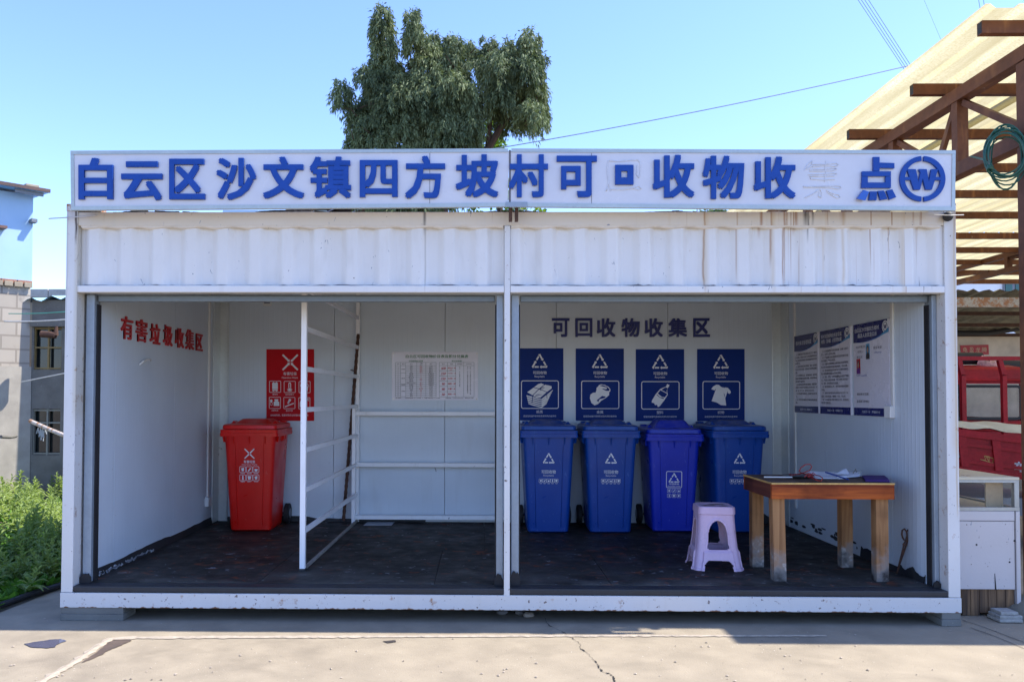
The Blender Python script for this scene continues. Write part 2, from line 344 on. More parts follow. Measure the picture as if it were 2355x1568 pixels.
def poly(mb, P, pts, n=.001): mb.add([P(a, b, n) for a, b in pts], [tuple(range(len(pts)))])
def stroke(mb, P, pts, wd, n=.001, close=False):
    pts = [Vector(p) for p in pts]; N = len(pts); L = []; R = []
    for i in range(N):
        a = pts[(i - 1) % N] if (i > 0 or close) else pts[i]; b = pts[(i + 1) % N] if (i < N - 1 or close) else pts[i]
        t = (b - a); t = t.normalized() if t.length else Vector((1, 0)); nn = Vector((-t.y, t.x)) * wd / 2; L.append(pts[i] + nn); R.append(pts[i] - nn)
    vs = [P(p.x, p.y, n) for p in L] + [P(p.x, p.y, n) for p in R]
    mb.add(vs, [(i, (i + 1) % N, N + (i + 1) % N, N + i) for i in range(N if close else N - 1)])
def rr2(x0, y0, x1, y1, r, n=4):
    return [(px, py) for px, py in rrect(x1 - x0, y1 - y0, r, n, (x0 + x1) / 2, (y0 + y1) / 2)]
def recyc(mb, P, cx, cy, R, n=.001, wd=.17):
    """three chasing arrows bent round the corners of a triangle; cy is the triangle's centre, R its corner radius"""
    for k in range(3):
        rot = rad(120 * k); c_, s_ = math.cos(rot), math.sin(rot)
        T = lambda x, y: (cx + R * (x * c_ + y * s_), cy - R * (-x * s_ + y * c_) )
        e = Vector((-.5, -.866)); f = Vector((.5, -.866)); top = Vector((0, .94))
        pl = [top + e * t for t in (.70, .22)]; stroke(mb, P, [T(*p) for p in pl], wd * R, n)
        bend = [top + e * .16 + Vector((.02, .03)), top + Vector((-.03, .02)) + e * .04, top + Vector((.03, .0)), top + f * .14, top + f * .62]
        stroke(mb, P, [T(*p) for p in bend], wd * R, n)
        hx = top + f * .60; pr = Vector((.866, .5)); poly(mb, P, [T(*(hx + pr * .19)), T(*(hx + f * .21)), T(*(hx - pr * .19))], n)
def hazx(mb, P, cx, cy, R, n=.001):
    for sx in (-1, 1):
        for sy in (-1, 1):
            T = lambda a, b: (cx + sx * a * R, cy + sy * b * R)
            stroke(mb, P, [T(.98, .98), T(.24, .24)], .22 * R, n); poly(mb, P, [T(.06, .06), T(.40, .10), T(.10, .40)], n)
# ================================================================ SETTING
g = MB(); g.add([(-400, -200, 0), (400, -200, 0), (400, 900, 0), (-400, 900, 0)], [(0, 1, 2, 3)])
ground = tag(g.build('ground', CONC), kind='structure')
P0 = lambda u, v, n=0: at(u, v, Z=n)
rnd = random.Random(4)
# old mortar joint with a raised lip, running across and down to the left
jt = [(1900, 1461), (1500, 1461), (1100, 1462), (700, 1463), (450, 1464), (330, 1465), (280, 1466), (255, 1468), (240, 1476), (220, 1489), (187, 1511), (154, 1532), (123, 1550), (90, 1570), (60, 1590)]
m = MB(); L = []; R = []
pts = [at(u, v, Z=.004) for u, v in jt]; fine = []
for a, b in zip(pts, pts[1:]):
    k = max(2, int((b - a).length / .03)); fine += [a.lerp(b, i / k) for i in range(k)]
for i, p in enumerate(fine):
    t = (fine[min(i + 3, len(fine) - 1)] - fine[max(0, i - 3)]).normalized(); nn = Vector((-t.y, t.x, 0)); far = i < len(fine) * .55
    wl = (.018 if far else .03) * rnd.uniform(.55, 1.2); L.append(p + nn * wl); R.append(p - nn * wl * rnd.uniform(.7, 1.3))
n_ = len(fine); m.add(L + R + [p + Vector((0, 0, .006)) for p in fine], [(i, i + 1, 2 * n_ + i + 1, 2 * n_ + i) for i in range(n_ - 1)] + [(2 * n_ + i, 2 * n_ + i + 1, n_ + i + 1, n_ + i) for i in range(n_ - 1)])
m.build('mortar_joint', M('mortar', (.37, .31, .24), .9, 0, .2, 20, .004), ground)
# crack
ck = [(1252, 1420), (1258, 1430), (1262, 1437), (1290, 1450), (1310, 1461), (1325, 1472), (1335, 1480), (1333, 1488), (1350, 1500), (1362, 1512), (1372, 1524), (1378, 1534), (1386, 1543), (1400, 1547), (1412, 1554), (1416, 1568), (1424, 1585), (1436, 1610)]
m = MB(); pts = []
for (a, b), (c, d) in zip(ck, ck[1:]):
    for i in range(5): t = i / 5; pts.append(at(a + (c - a) * t + rnd.uniform(-2.2, 2.2), b + (d - b) * t + rnd.uniform(-.8, .8), Z=.004))
for i, (a, b) in enumerate(zip(pts, pts[1:])):
    wd = rnd.uniform(.0007, .0018) if rnd.random() < .8 else rnd.uniform(.003, .007); t = (b - a).normalized(); nn = Vector((-t.y, t.x, 0)) * wd
    m.add([a + nn, b + nn * .8, b - nn * .8, a - nn], [(0, 1, 2, 3)])
m.build('crack', M('crack_dark', (.02, .018, .016), .95, 0, .2), ground)
# hairline joints in the slab at right
m = MB()
for q in ([(2215, 1425), (2260, 1440), (2310, 1458), (2360, 1478), (2420, 1500)], [(2230, 1442), (2290, 1462), (2355, 1490)]):
    pp = [at(u + rnd.uniform(-2, 2), v, Z=.004) for u, v in q]
    for a, b in zip(pp, pp[1:]):
        t = (b - a).normalized(); nn = Vector((-t.y, t.x, 0)) * .003; m.add([a + nn, b + nn, b - nn, a - nn], [(0, 1, 2, 3)])
m.build('slab_joint', M('joint_dark', (.07, .06, .055), .95, 0, .2), ground)
m = MB(); rg = random.Random(21)
for k in range(170):
    p_ = at(rg.uniform(-60, 2420), 1420 + 190 * rg.random() ** .8, Z=.0042); a = rg.uniform(.002, .009); q = [p_ + Vector((a * rg.uniform(.6, 1.6) * math.cos(t), a * rg.uniform(.6, 1.6) * math.sin(t), 0)) for t in (0, 1.2, 2.4, 3.5, 4.9)]
    m.add(q + [p_ + Vector((0, 0, a * .5))], [(i_, (i_ + 1) % 5, 5) for i_ in range(5)])
tag(m.build('grit', M('grit_mixed', (.30, .25, .20), .9, 0, .9, 3)), 'scattered grit and tiny chips on the concrete forecourt', 'grit', kind='stuff')
def blot(name, outline, mat, z=.004, label=None, cat=None):
    m = MB(); P = []
    for (a, b), (c, d) in zip(outline, outline[1:] + outline[:1]):
        for i in range(4): t = i / 4; P.append(at(a + (c - a) * t + rnd.uniform(-1.5, 1.5), b + (d - b) * t + rnd.uniform(-.5, .5), Z=z))
    m.add(P, [tuple(range(len(P)))]); return m.build(name, mat)
WATER = M('puddle_water', (.09, .09, .13), .02, 0, .05, spec=1.0)
WET = M('wet_concrete', (.115, .085, .066), .4, 0, .2, 6, spec=.3)
wt = [(86, 1472), (110, 1487), (150, 1490), (190, 1484), (215, 1488), (262, 1471), (238, 1469), (262, 1469), (300, 1460), (240, 1452), (200, 1452), (160, 1458), (130, 1463), (100, 1466)]
PU = lambda q: [(u * 2355 / 4096 * 0 + u, v) for u, v in q]
tag(blot('puddle', [(55, 1479), (70, 1487), (105, 1489), (128, 1487), (130, 1481), (155, 1472), (140, 1468), (115, 1470), (85, 1474)], WATER), kind='structure')
blot('wet_patch', [(262, 1471), (304, 1471), (288, 1478), (272, 1485), (258, 1491), (244, 1497), (238, 1503), (222, 1509), (200, 1518), (186, 1523), (208, 1508), (232, 1491), (246, 1479)], WET).parent = ground
blot('oil_stain', [(880, 1473), (908, 1471), (912, 1475), (890, 1477)], M('oil_stain', (.06, .05, .045), .5, 0, .2)).parent = ground
# soil bed at left with the weeds on it
SOIL = M('soil', (.07, .055, .035), .95, 0, .35, 5, .02, 12)
g = MB(); g.add([(-30, -.6, .004), (-3.62, -.6, .004), (-3.50, .9, .004), (-3.35, 5.2, .004), (-3.35, 8.5, .004), (-30, 8.5, .004)], [(0, 1, 2, 3, 4, 5)])
tag(g.build('soil_bed', SOIL), kind='structure')
m = MB(); m.tube([(-3.70, -1.2, .03), at(0, 1391, Z=.03), at(70, 1366, Z=.03), at(137, 1346, Z=.03), (-3.46, 2.2, .03), (-3.4, 4.2, .03)], .022, 10)
tag(m.build('black_hose', BLK, smooth=True), 'black hose lying along the edge of the weed bed at left', 'hose')

# ================================================================ RECYCLING SHELTER (converted container)
W, ZF, D = 3.03, .236, 2.852
sh = thing('recycling_shelter', 'white steel container shelter with open front and dark floor', 'shelter', (0, 1.4, .089))
def part(name, mb, mat, parent=sh, smooth=False, label=None):
    o = mb.build(name, mat, parent, smooth)
    if label: o['label'] = label
    return o
D2 = D + .14
for x0, x1 in ((-W, -2.95), (2.95, W)):            # front posts, with an inner return and a fitting on top
    part('corner_post', MB().bbox((x0, 0, .1905), (x1, .11, 2.79), .005), WHITE)
for x0, x1 in ((-W, -2.93), (2.93, W)):
    part('corner_post', MB().bbox((x0, D2 - .11, .19), (x1, D2, 2.785), .005), WHITE)
part('centre_post', MB().bbox((-.022, -.004, .186), (.017, .06, 2.688), .004), WHITE)
part('bottom_beam', MB().bbox((-W - .002, -.006, .089), (W + .002, .09, .189), .004), WHITE_B)
part('side_beam', MB().box((-W, .092, .089), (-2.93, D2, .188)), WHITE_B); part('side_beam', MB().box((2.93, .092, .089), (W, D2, .188)), WHITE_B)
part('floor_lip', MB().bbox((-2.948, -.001, .191), (2.948, .12, .2335), .01), M('floor_edge_black', (.022, .023, .027), .6, 0, .3, 6))
part('top_beam', MB().bbox((-2.949, .002, 2.690), (2.949, .07, 2.783), .004), WHITE_T)
part('sill_beam', MB().bbox((-2.949, -.002, 2.232), (-.024, .085, 2.277), .004), WHITE_H)
part('sill_beam', MB().bbox((.019, -.002, 2.232), (2.949, .085, 2.277), .004), WHITE_H)
def corr(x0, x1, z0, z1):
    """trapezoid-corrugated sheet with soft shoulders"""
    m = MB(); per = .2225; xs = []
    n = int((x1 - x0) / .009); top = []; bot = []
    for i in range(n + 1):
        x = x0 + (x1 - x0) * i / n; t = ((x + 10) / per) % 1
        y = .018 if t < .30 else .018 + .034 * (t - .30) / .18 if t < .48 else .052 if t < .80 else .052 - .034 * (t - .80) / .20
        top.append((x, y, z1)); bot.append((x, y, z0))
    return m.add(top + bot, [(i, i + 1, n + 2 + i, n + 1 + i) for i in range(n)])
part('header_panel', corr(-2.949, -.024, 2.278, 2.689), WHITE_H, smooth=50); part('header_panel', corr(.019, 2.949, 2.278, 2.689), WHITE_H, smooth=50)
m = MB()                                            # lumpy sealant under the top beam
for x0, x1 in ((-2.93, -.03), (.024, 2.93)):
    n = 120; rows = []
    for i in range(n + 1):
        x = x0 + (x1 - x0) * i / n; t = .5 + .5 * math.sin(2 * math.pi * x / .2225 + 1.2); d = .010 + .012 * t + rnd.uniform(0, .003)
        rows.append([(x, .004, 2.690), (x, .006, 2.690 - d * .6), (x, .02, 2.690 - d), (x, .05, 2.688)])
    m.loft([r for r in rows], False, False)
part('sealant_bead', m, M('sealant_beige', (.62, .57, .50), .5, 0, .1), smooth=True)
for x0, x1 in ((-2.93, -.03), (.024, 2.93)):
    pts = []; rs = []; x = x0; z = 2.281
    while x < x1: pts.append((x, .012, 2.281 + rnd.uniform(0, .005))); rs.append(max(.0006, rnd.gauss(.0012, .0014))); x += rnd.uniform(.02, .06)
    part('dirt_line', MB().tube(pts, rs, 5), M('dirt_dark', (.13, .13, .14), .8, 0, .3))
for a, b in ((-2.866, -.082), (.092, 2.905)):        # rolled shutter: its bottom rail under the header, box behind the sheet
    part('shutter_rail', MB().bbox((a, .125, 2.182), (b, .165, 2.229), .008), RAILM)
    part('shutter_box', MB().box((a, .09, 2.279), (b, .32, 2.62)), GREYD)
for a, b in ((-2.934, -2.876), (-.073, -.026), (.030, .082), (2.916, 2.9485)):
    tr = part('door_track', MB().bbox((a, .10, .237), (b, .19, 2.230), .006), GREY)
    c = (a + b) / 2; s_ = 1 if c < -1 or 0 < c < 1 else -1
    MB().box((b + .001 if s_ > 0 else a - .009, .13, .237), (b + .009 if s_ > 0 else a - .001, .185, 2.164)).build('rubber_seal', BLK, tr)
for a, b, hgt in ((-2.945, -2.868, .07), (-.085, -.026, .075), (.022, .09, .10), (2.90, 2.947, .05)):
    m = MB(); n = 8; o = [(a, .095, .2345)] + [(a + (b - a) * i / n, .095, .2345 + hgt * (.45 + .55 * math.sin(math.pi * (i + .5) / (n + 1))) * rnd.uniform(.8, 1.1)) for i in range(n + 1)] + [(b, .095, .2345)]
    part('rubber_flap', m.prism(o, (0, -.012, 0)), BLK)
# floor boards with seams, walls, ceiling, roof
m = MB(); xs = [-2.905, -1.72, -.50, .72, 1.94, 2.912]
for j, (y0, y1) in enumerate(((.121, 1.30), (1.304, D))):
    sh_ = .35 * j
    cuts = [-2.905] + [x + sh_ for x in xs[1:-1] if x + sh_ < 2.8] + [2.912]
    for a, b in zip(cuts, cuts[1:]): m.box((a + .002, y0, .19), (b - .002, y1, ZF - rnd.uniform(0, .0015)))
part('floor', m, FLOOR)
part('subfloor', MB().box((-2.93, .10, .150), (2.93, D2 - .02, .1885)), BLK)
part('rear_beam', MB().box((-2.93, D2 - .018, .089), (2.93, D2, .1885)), WHITE_B)
def panels(name, axis, lo, hi, seams, plane, outer, mat, z0=.19, z1=2.66):
    m = MB(); c = [lo] + seams + [hi]
    for a, b in zip(c, c[1:]):
        a2, b2 = a + .0025, b - .0025
        m.box((a2, plane, z0), (b2, outer, z1)) if axis == 0 else m.box((plane, a2, z0), (outer, b2, z1))
    return part(name, m, mat)
S0 = -.5559
panels('back_wall', 0, -2.904, 2.911, [S0 - 1.15, S0, S0 + 1.15, S0 + 2.30], D, D + .05, PAN_X)
panels('side_wall', 1, .19, D2 - .12, [D - 2.35, D - 1.2], -2.905, -2.955, PAN_Y)
panels('side_wall', 1, .19, D2 - .12, [D - 2.2, D - 1.05], 2.912, 2.955, PAN_Y)
part('outer_skin', MB().box((-W + .004, .115, .19), (-2.957, D2 - .115, 2.70)), WHITE); part('outer_skin', MB().box((2.957, .115, .19), (W - .004, D2 - .115, 2.70)), WHITE)
part('outer_skin', MB().box((-2.92, D + .055, .19), (2.92, D2, 2.70)), WHITE)
part('ceiling', MB().box((-2.904, .33, 2.63), (2.911, D, 2.66)), CEIL)
for s_, xc in ((-1, -2.904), (1, 2.911)):           # aluminium trims in the two back corners
    tr = part('corner_trim', MB().bbox((xc, D - .012, ZF), (xc - s_ * .10, D - .0015, 2.63), .002), ALU)
    MB().bbox((xc, D - .20, ZF), (xc - s_ * .012, D - .013, 2.63), .002).build('trim_leg', ALU, tr)
    MB().tube([(xc - s_ * .10, D - .014, ZF), (xc - s_ * .10, D - .014, 2.63)], .006, 6).build('trim_bead', ALU, tr)
def skirt(name, p, q, nrm, h0, h1, seed, gap=0):
    rr = random.Random(seed); p, q, nrm = Vector(p), Vector(q), Vector(nrm); m = MB(); n = 260; T = []; B = []; h = (h0 + h1) / 2; dv = 0
    for i in range(n + 1):
        dv = dv * .9 + rr.uniform(-.0011, .0011) * (h1 - h0) / .03; h = min(max(h + dv, h0), h1); c = p.lerp(q, i / n)
        if gap and rr.random() < gap: h = h0
        T.append(c + Vector((0, 0, h)) + nrm * .004); B.append(c + nrm * .014)
    m.add(T + B, [(i, i + 1, n + 2 + i, n + 1 + i) for i in range(n)]); return part(name, m, TAR)
skirt('tar_skirting', (-2.905, .20, ZF), (-2.905, D - .02, ZF), (1, 0, 0), .058, .070, 1)
skirt('tar_skirting', (-2.8, D, ZF), (-.75, D, ZF), (0, -1, 0), .03, .055, 2)
skirt('tar_skirting', (1.6, D, ZF), (2.8, D, ZF), (0, -1, 0), .06, .10, 3)
skirt('tar_skirting', (2.912, .20, ZF), (2.912, 1.15, ZF), (-1, 0, 0), .04, .085, 4)
m = MB()
for i in range(26):                                 # torn tar flecks farther along the right wall
    y = rnd.uniform(1.2, D - .15); z = ZF + .05 + rnd.uniform(0, .07); a, b = rnd.uniform(.01, .07), rnd.uniform(.006, .022)
    m = MB(); m.add([(2.9105, y + a * math.cos(t) * rnd.uniform(.6, 1.2), z + b * math.sin(t)) for t in [k * .785 for k in range(8)]], [tuple(range(8))]); part('tar_fleck', m, TAR)
m = MB()                                            # white flaking along the foot of the left wall
for i in range(60):
    y = rnd.uniform(.25, 1.2); a, b = rnd.uniform(.006, .03), rnd.uniform(.004, .012); z = ZF + .012 + rnd.uniform(0, .02)
    m.add([(-2.8885, y + a * math.cos(t), z + b * math.sin(t) * rnd.uniform(.5, 1.3)) for t in [k * .9 for k in range(7)]], [tuple(range(7))])
part('paint_flake', m, M('flake_white', (.42, .46, .52), .7, 0, .2))
# roof and its wavy front flashing
part('roof', MB().box((-2.99, .075, 2.705), (2.99, D2 - .01, 2.76)), M('roof_sheet', (.42, .42, .41), .6, 0, .2))
m = MB(); wv = [(205, 497), (260, 491), (330, 486), (420, 489), (505, 494), (560, 492), (640, 486), (700, 485), (780, 492), (850, 494), (930, 493), (1000, 492), (1090, 490), (1180, 487), (1290, 491), (1390, 494), (1480, 490), (1560, 488), (1650, 491), (1750, 496), (1850, 497), (1950, 499), (2120, 499)]
T = []; n = 240
for i in range(n + 1):
    u = wv[0][0] + (wv[-1][0] - wv[0][0]) * i / n
    for (a, b), (c, d) in zip(wv, wv[1:]):
        if a <= u <= c: t = (u - a) / (c - a); t = t * t * (3 - 2 * t); T.append(at(u, b + (d - b) * t, Y=.03)); break
m.add(T + [(p.x, .03, 2.778) for p in T] + [p + Vector((0, .9, .004)) for p in T], [(i, i + 1, n + 2 + i, n + 1 + i) for i in range(n)] + [(i, i + 1, 2 * n + 3 + i, 2 * n + 2 + i) for i in range(n)])
rf = part('roof_flashing', m, M('flashing_grey', (.48, .47, .45), .5, 0, .1), smooth=True)
m = MB()
for i in range(n):
    if rnd.random() < .9: m.bar(T[i] + Vector((0, -.002, .002)), T[i + 1] + Vector((0, -.002, .002)), .012, .005 + rnd.uniform(0, .006) * (1 if i < n * .7 else 2))
m.build('flashing_edge', M('bitumen', (.05, .05, .05), .8, 0, .3), rf)
m = MB()                                            # torn bitumen felt scraps lying on the roof edge
for u, v, a in ((1830, 489, .16), (1790, 492, .10), (1690, 492, .05), (990, 490, .06), (2145, 494, .10)):
    c = at(u, v, Y=.10)
    for k in range(4):
        t = rnd.uniform(-.6, .6); m.prism([c + Vector((-a * rnd.uniform(.6, 1), 0, -.018 + k * .005)), c + Vector((a * rnd.uniform(.6, 1), 0, -.016 + k * .005 + .01 * t)), c + Vector((a * .7, .12, -.01 + k * .005)), c + Vector((-a * .7, .12, -.012 + k * .005))], (0, 0, .004))
part('felt_scrap', m, M('bitumen_felt', (.03, .03, .032), .8, 0, .4))
m = MB().bbox((-W, -.004, 2.79), (-2.80, .10, 2.84), .004); part('corner_fitting', m, paint('rusty_fitting', (.62, .62, .62), rust=.46, chips=.6))
m = MB().bbox((2.90, -.004, 2.79), (W, .10, 2.84), .004); part('corner_fitting', m, paint('right_fitting', (.72, .72, .74), rust=.58, chips=.6))
# concrete block feet
BLOCK = concrete_mat('block_grey', (.17, .17, .155), .7)
for k, (a, b, z) in enumerate(((-W, -2.60, 0), (2.90, W, 0))):
    m = MB().bbox((a, -.004, .001), (b, .2, .045), .004).bbox((a + .004, 0, .0455), (b - .002, .2, .0885), .004)
    tag(m.build('support_block', BLOCK), 'mossy concrete block under the %s end of the shelter' % ('left', 'right')[k], 'block', 'blocks under the shelter')
for y in (2.7,):
    for a, b, sd in ((-W, -2.6, 'left'), (2.7, W, 'right')):
        tag(MB().bbox((a, y, .001), (b, y + .2, .0885), .004).build('support_block', BLOCK), 'concrete block at the rear %s corner under the shelter' % sd, 'block', 'blocks under the shelter')
def stone(u, v, r, seed, label, col):
    rr = random.Random(seed); bm = bmesh.new(); bmesh.ops.create_icosphere(bm, subdivisions=2, radius=r)
    c = at(u, v, Z=r * .5); 
    for x in bm.verts: x.co = Vector((x.co.x * 1.3, x.co.y, x.co.z * .6)) * rr.uniform(.85, 1.12) + c
    bm.verts.index_update(); m = MB().add([x.co[:] for x in bm.verts], [[x.index for x in f.verts] for f in bm.faces]); bm.free()
    tag(m.build('stone', col, smooth=True), label, 'stone', 'stones under the shelter')
STN = M('pebble', (.32, .27, .22), .85, 0, .2, 20); STG = M('grey_rubble', (.16, .15, .145), .9, 0, .2, 20)
stone(1215, 1413, .030, 1, 'small round pale brown stone under the middle of the shelter', STN); stone(1195, 1408, .028, 2, 'grey stone lying just left of the pale brown one', STG)
stone(1155, 1407, .03, 3, 'flat grey rubble under the centre post of the shelter', STG)

# ================================================================ FASCIA SIGN
YS = -.155
sg = thing('fascia_sign', 'long white fascia sign with raised blue characters above the shelter', 'sign', (0, -.13, 2.75))
tl, tc, tr_ = at(162, 347, Y=YS), at(1172, 341.5, Y=YS), at(2198, 346, Y=YS); bl, bc, br = at(163, 483.5, Y=YS), at(1168, 475.5, Y=YS), at(2197, 484.5, Y=YS)
for (a, b, c, d) in ((tl, tc, bc, bl), (tc, tr_, br, bc)):
    g1 = .002
    part('panel', MB().prism([a + Vector((.014, .006, -.014)), b + Vector((-.001, .006, -.014)), c + Vector((-.001, .006, .014)), d + Vector((.014, .006, .014))] if a is tl else
                             [a + Vector((.002, .006, -.014)), b + Vector((-.014, .006, -.014)), c + Vector((-.014, .006, .014)), d + Vector((.002, .006, .014))], (0, .022, 0)), SIGNW, sg)
FRM = M('sign_frame_alu', (.40, .45, .45), .35, .3, .10, 5)
def edge(p, q, w_, inn): 
    p, q = Vector(p), Vector(q); i = Vector(inn) * w_; return MB().prism([p, q, q + i, p + i], (0, .03, 0))
part('frame_rail', edge(tl, tc - Vector((.01, 0, 0)), .024, (0, 0, -1)), FRM, sg); part('frame_rail', edge(tc + Vector((.012, 0, 0)), tr_, .024, (0, 0, -1)), FRM, sg)
part('frame_rail', edge(bl, bc - Vector((.01, 0, 0)), .026, (0, 0, 1)), FRM, sg); part('frame_rail', edge(bc + Vector((.012, 0, 0)), br, .026, (0, 0, 1)), FRM, sg)
part('frame_rail', edge(tl + Vector((0, .001, -.0245)), bl + Vector((0, .001, .0265)), .022, (1, 0, 0)), FRM, sg); part('frame_rail', edge(tr_ + Vector((0, .001, -.0245)), br + Vector((0, .001, .0265)), .022, (-1, 0, 0)), FRM, sg)
m = MB()
for u in (988, 1360): m.box((at(u, 347, Y=YS).x, YS + .0045, at(u, 468, Y=YS).z), (at(u, 347, Y=YS).x + .003, YS + .0058, at(u, 352, Y=YS).z))
m.box((tc.x - .004, YS + .003, bc.z + .01), (tc.x + .008, YS + .0055, tc.z - .01)); part('panel_seam', m, M('seam_dark', (.12, .12, .13), .7, 0, .2), sg)
part('joint_cover', MB().bbox((bc.x - .015, YS - .006, bc.z - .004), (bc.x + .13, YS - .001, bc.z + .03), .002), GREY, sg)
m = MB()
for x in (.005, .045): m.box((x, -.11, 2.70), (x + .022, -.06, 2.90))
for x in (-2.85, -2.78, 2.86): m.box((x, -.10, 2.79), (x + .03, -.03, 3.0))
for x in (-2.83, 0.02, 2.86): m.box((x, -.10, 2.842), (x + .03, .05, 2.862))
part('bracket', m, RUST, sg)
part('shadow_plate', MB().box((-2.86, YS + .0315, 3.085), (2.92, .03, 3.10)), SIGNW, sg)  # unseen plate behind the sign, added to close a lit gap in its shadow
FS = lambda u, v, n=0: at(u, v, Y=YS + .006) + Vector((0, -n, 0))
CH = [('白', 183, 365, 262, 460), ('云', 281, 373, 375, 462), ('区', 391, 367, 473, 460), ('沙', 499, 365, 590, 461), ('文', 606, 362, 700, 458), ('镇', 713, 362, 808, 457), ('四', 828, 370, 915, 455), ('方', 932, 360, 1024, 458),
      ('坡', 1048, 357, 1146, 455), ('村', 1170, 357, 1260, 455), ('可', 1280, 360, 1372, 455), ('收', 1500, 358, 1596, 456), ('物', 1615, 360, 1710, 459), ('收', 1732, 362, 1828, 458)]
for t, a, b, c, d in CH:
    m = MB(); text(m, t, FS, box=(a, b, c, d), bold=.026, n=.0005, thick=.018); part('letter', m, BLUEL, sg)
m = MB()                                            # the surviving inner square of one character whose outer frame fell off
q = [(1414, 381), (1456, 381), (1456, 426), (1414, 426)]; qi = [(1428, 395), (1442, 395), (1442, 410), (1428, 410)]
vs = [FS(a, b, .018) for a, b in q + qi] + [FS(a, b, .0005) for a, b in q + qi]; fs = []
for i in range(4):
    j = (i + 1) % 4; fs += [(i, j, 4 + j, 4 + i), (i, j, 8 + j, 8 + i), (4 + i, 4 + j, 12 + j, 12 + i)]
part('letter', m.add(vs, fs), BLUEL, sg, label='small hollow square left from a broken character')
m = MB()                                            # 点 drawn stroke by stroke
for pp in ([(2006, 363), (2020, 363), (2020, 376), (2054, 377), (2054, 389), (2020, 388), (2020, 395), (2006, 395)], [(1980, 396), (2046, 396), (2046, 407), (1980, 407)], [(1980, 408), (1993, 408), (1993, 431), (1980, 431)], [(2034, 408), (2046, 408), (2046, 431), (2034, 431)], [(1979, 421.5), (2046, 421.5), (2046, 434), (1979, 434)],
           [(1998, 442), (2014, 442), (2013, 462), (1996, 462)], [(2016, 441), (2030, 440), (2038, 459), (2022, 462)], [(2036, 440), (2049, 437), (2058, 455), (2043, 461)]):
    if pp[0] == (1979, 421.5): m.prism([FS(a, b, .0175) for a, b in pp], (0, .0165, 0))
    else: m.prism([FS(a, b, .018) for a, b in pp], (0, .0175, 0))
part('letter', m, BLUEL, sg)
part('letter', MB().prism([FS(a, b, .03) for a, b in [(1982, 440), (1994, 444), (1985, 464), (1967, 460)]], (0, .02, .004)), BLUEL2, sg, label='loose tilted brighter blue dot of the last character')
m = MB()                                            # round emblem: split ring, crossbar and a bold W
for a0, a1 in ((94, 266), (-86, 86)):
    n = 40; o = []
    A = [rad(a0 + (a1 - a0) * i / n) for i in range(n + 1)]
    o = [(2119 + 52 * math.cos(a), 413 - 52 * math.sin(a)) for a in A] + [(2119 + 41 * math.cos(a), 413 - 41 * math.sin(a)) for a in A[::-1]]
    vs = [FS(x, y, .018) for x, y in o] + [FS(x, y, .0005) for x, y in o]; N = len(o); fs = [(i, i + 1, N - 2 - i, N - 1 - i) for i in range(n)] + [(i, (i + 1) % N, N + (i + 1) % N, N + i) for i in range(N)]; m.add(vs, fs)
for pp in ([(2083, 391), (2103, 391), (2109, 420), (2114, 400), (2110, 391), (2128, 391), (2133, 420), (2139, 391), (2154, 391), (2140, 438), (2126, 438), (2119, 412), (2113, 438), (2099, 438)], ):
    m.prism([FS(a, b, .0182) for a, b in pp], (0, .0178, 0))
for a, b in ((2077, 2091), (2147, 2161)): m.prism([FS(x, y, .0175) for x, y in ((a, 409), (b, 409), (b, 416), (a, 416))], (0, .0165, 0))
part('emblem', m, BLUEL, sg)
m = MB()                                            # dried glue traces of the two lost characters
gl = [[(1399, 370), (1420, 372), (1440, 370), (1466, 368), (1473, 375), (1472, 400), (1469, 410), (1464, 402), (1466, 380)], [(1399, 370), (1396, 390), (1399, 420), (1396, 438), (1392, 440), (1400, 425), (1404, 440)], [(1404, 436), (1430, 437), (1455, 434), (1468, 428), (1475, 434), (1468, 437), (1458, 434)],
      [(1850, 392), (1858, 378), (1868, 370), (1866, 382), (1856, 390)], [(1868, 379), (1900, 378), (1922, 376), (1928, 379), (1922, 383), (1895, 381), (1868, 384)], [(1862, 391), (1895, 390), (1918, 387), (1924, 389), (1916, 393), (1880, 394), (1862, 394)], [(1858, 402), (1890, 402), (1915, 399), (1924, 399), (1918, 405), (1862, 406), (1864, 412), (1890, 414), (1920, 413)],
      [(1900, 370), (1898, 385), (1899, 400), (1896, 418)], [(1847, 429), (1880, 429), (1915, 428), (1930, 428), (1934, 432), (1928, 435), (1910, 432), (1848, 431)], [(1851, 455), (1866, 448), (1878, 440), (1886, 436), (1890, 444), (1888, 455), (1882, 452), (1884, 442)], [(1900, 438), (1915, 446), (1928, 448), (1932, 454), (1924, 456), (1914, 450), (1902, 442)]]
for q in gl: m.tube([FS(a, b, .002) for a, b in q], .0032, 6)
part('glue_trace', m, GLUE, sg, smooth=True)
m = MB().tube([(3.0, -.05, 2.80), (2.97, -.055, 2.815)], .005, 6); c = at(2180, 498, Y=-.03)
bm = bmesh.new(); bmesh.ops.create_uvsphere(bm, u_segments=14, v_segments=10, radius=.033)
bb = thing('bulb_holder', 'small black round lamp holder wired to the top of the right post', 'lamp holder', c)
mm = MB().add([(x.co + c)[:] for x in bm.verts], [[x.index for x in f.verts] for f in bm.faces]); bm.free(); mm.build('body', BLK, bb, smooth=True)
MB().tube([c + Vector((-.13, .0, .012)), c + Vector((0, -.034, .0)), c + Vector((.10, -.01, .008))], .003, 6).build('wire', M('pale_wire', (.5, .48, .45), .5), bb)
m = MB().tube([at(112, 503, Y=-.03), at(160, 500, Y=-.03), at(205, 497, Y=-.02), at(262, 492, Y=.05)], .004, 6); tag(m.build('steel_rod', M('bare_steel', (.5, .5, .52), .35, .8, .1)), 'thin bare steel rod sticking out left of the shelter top', 'rod')

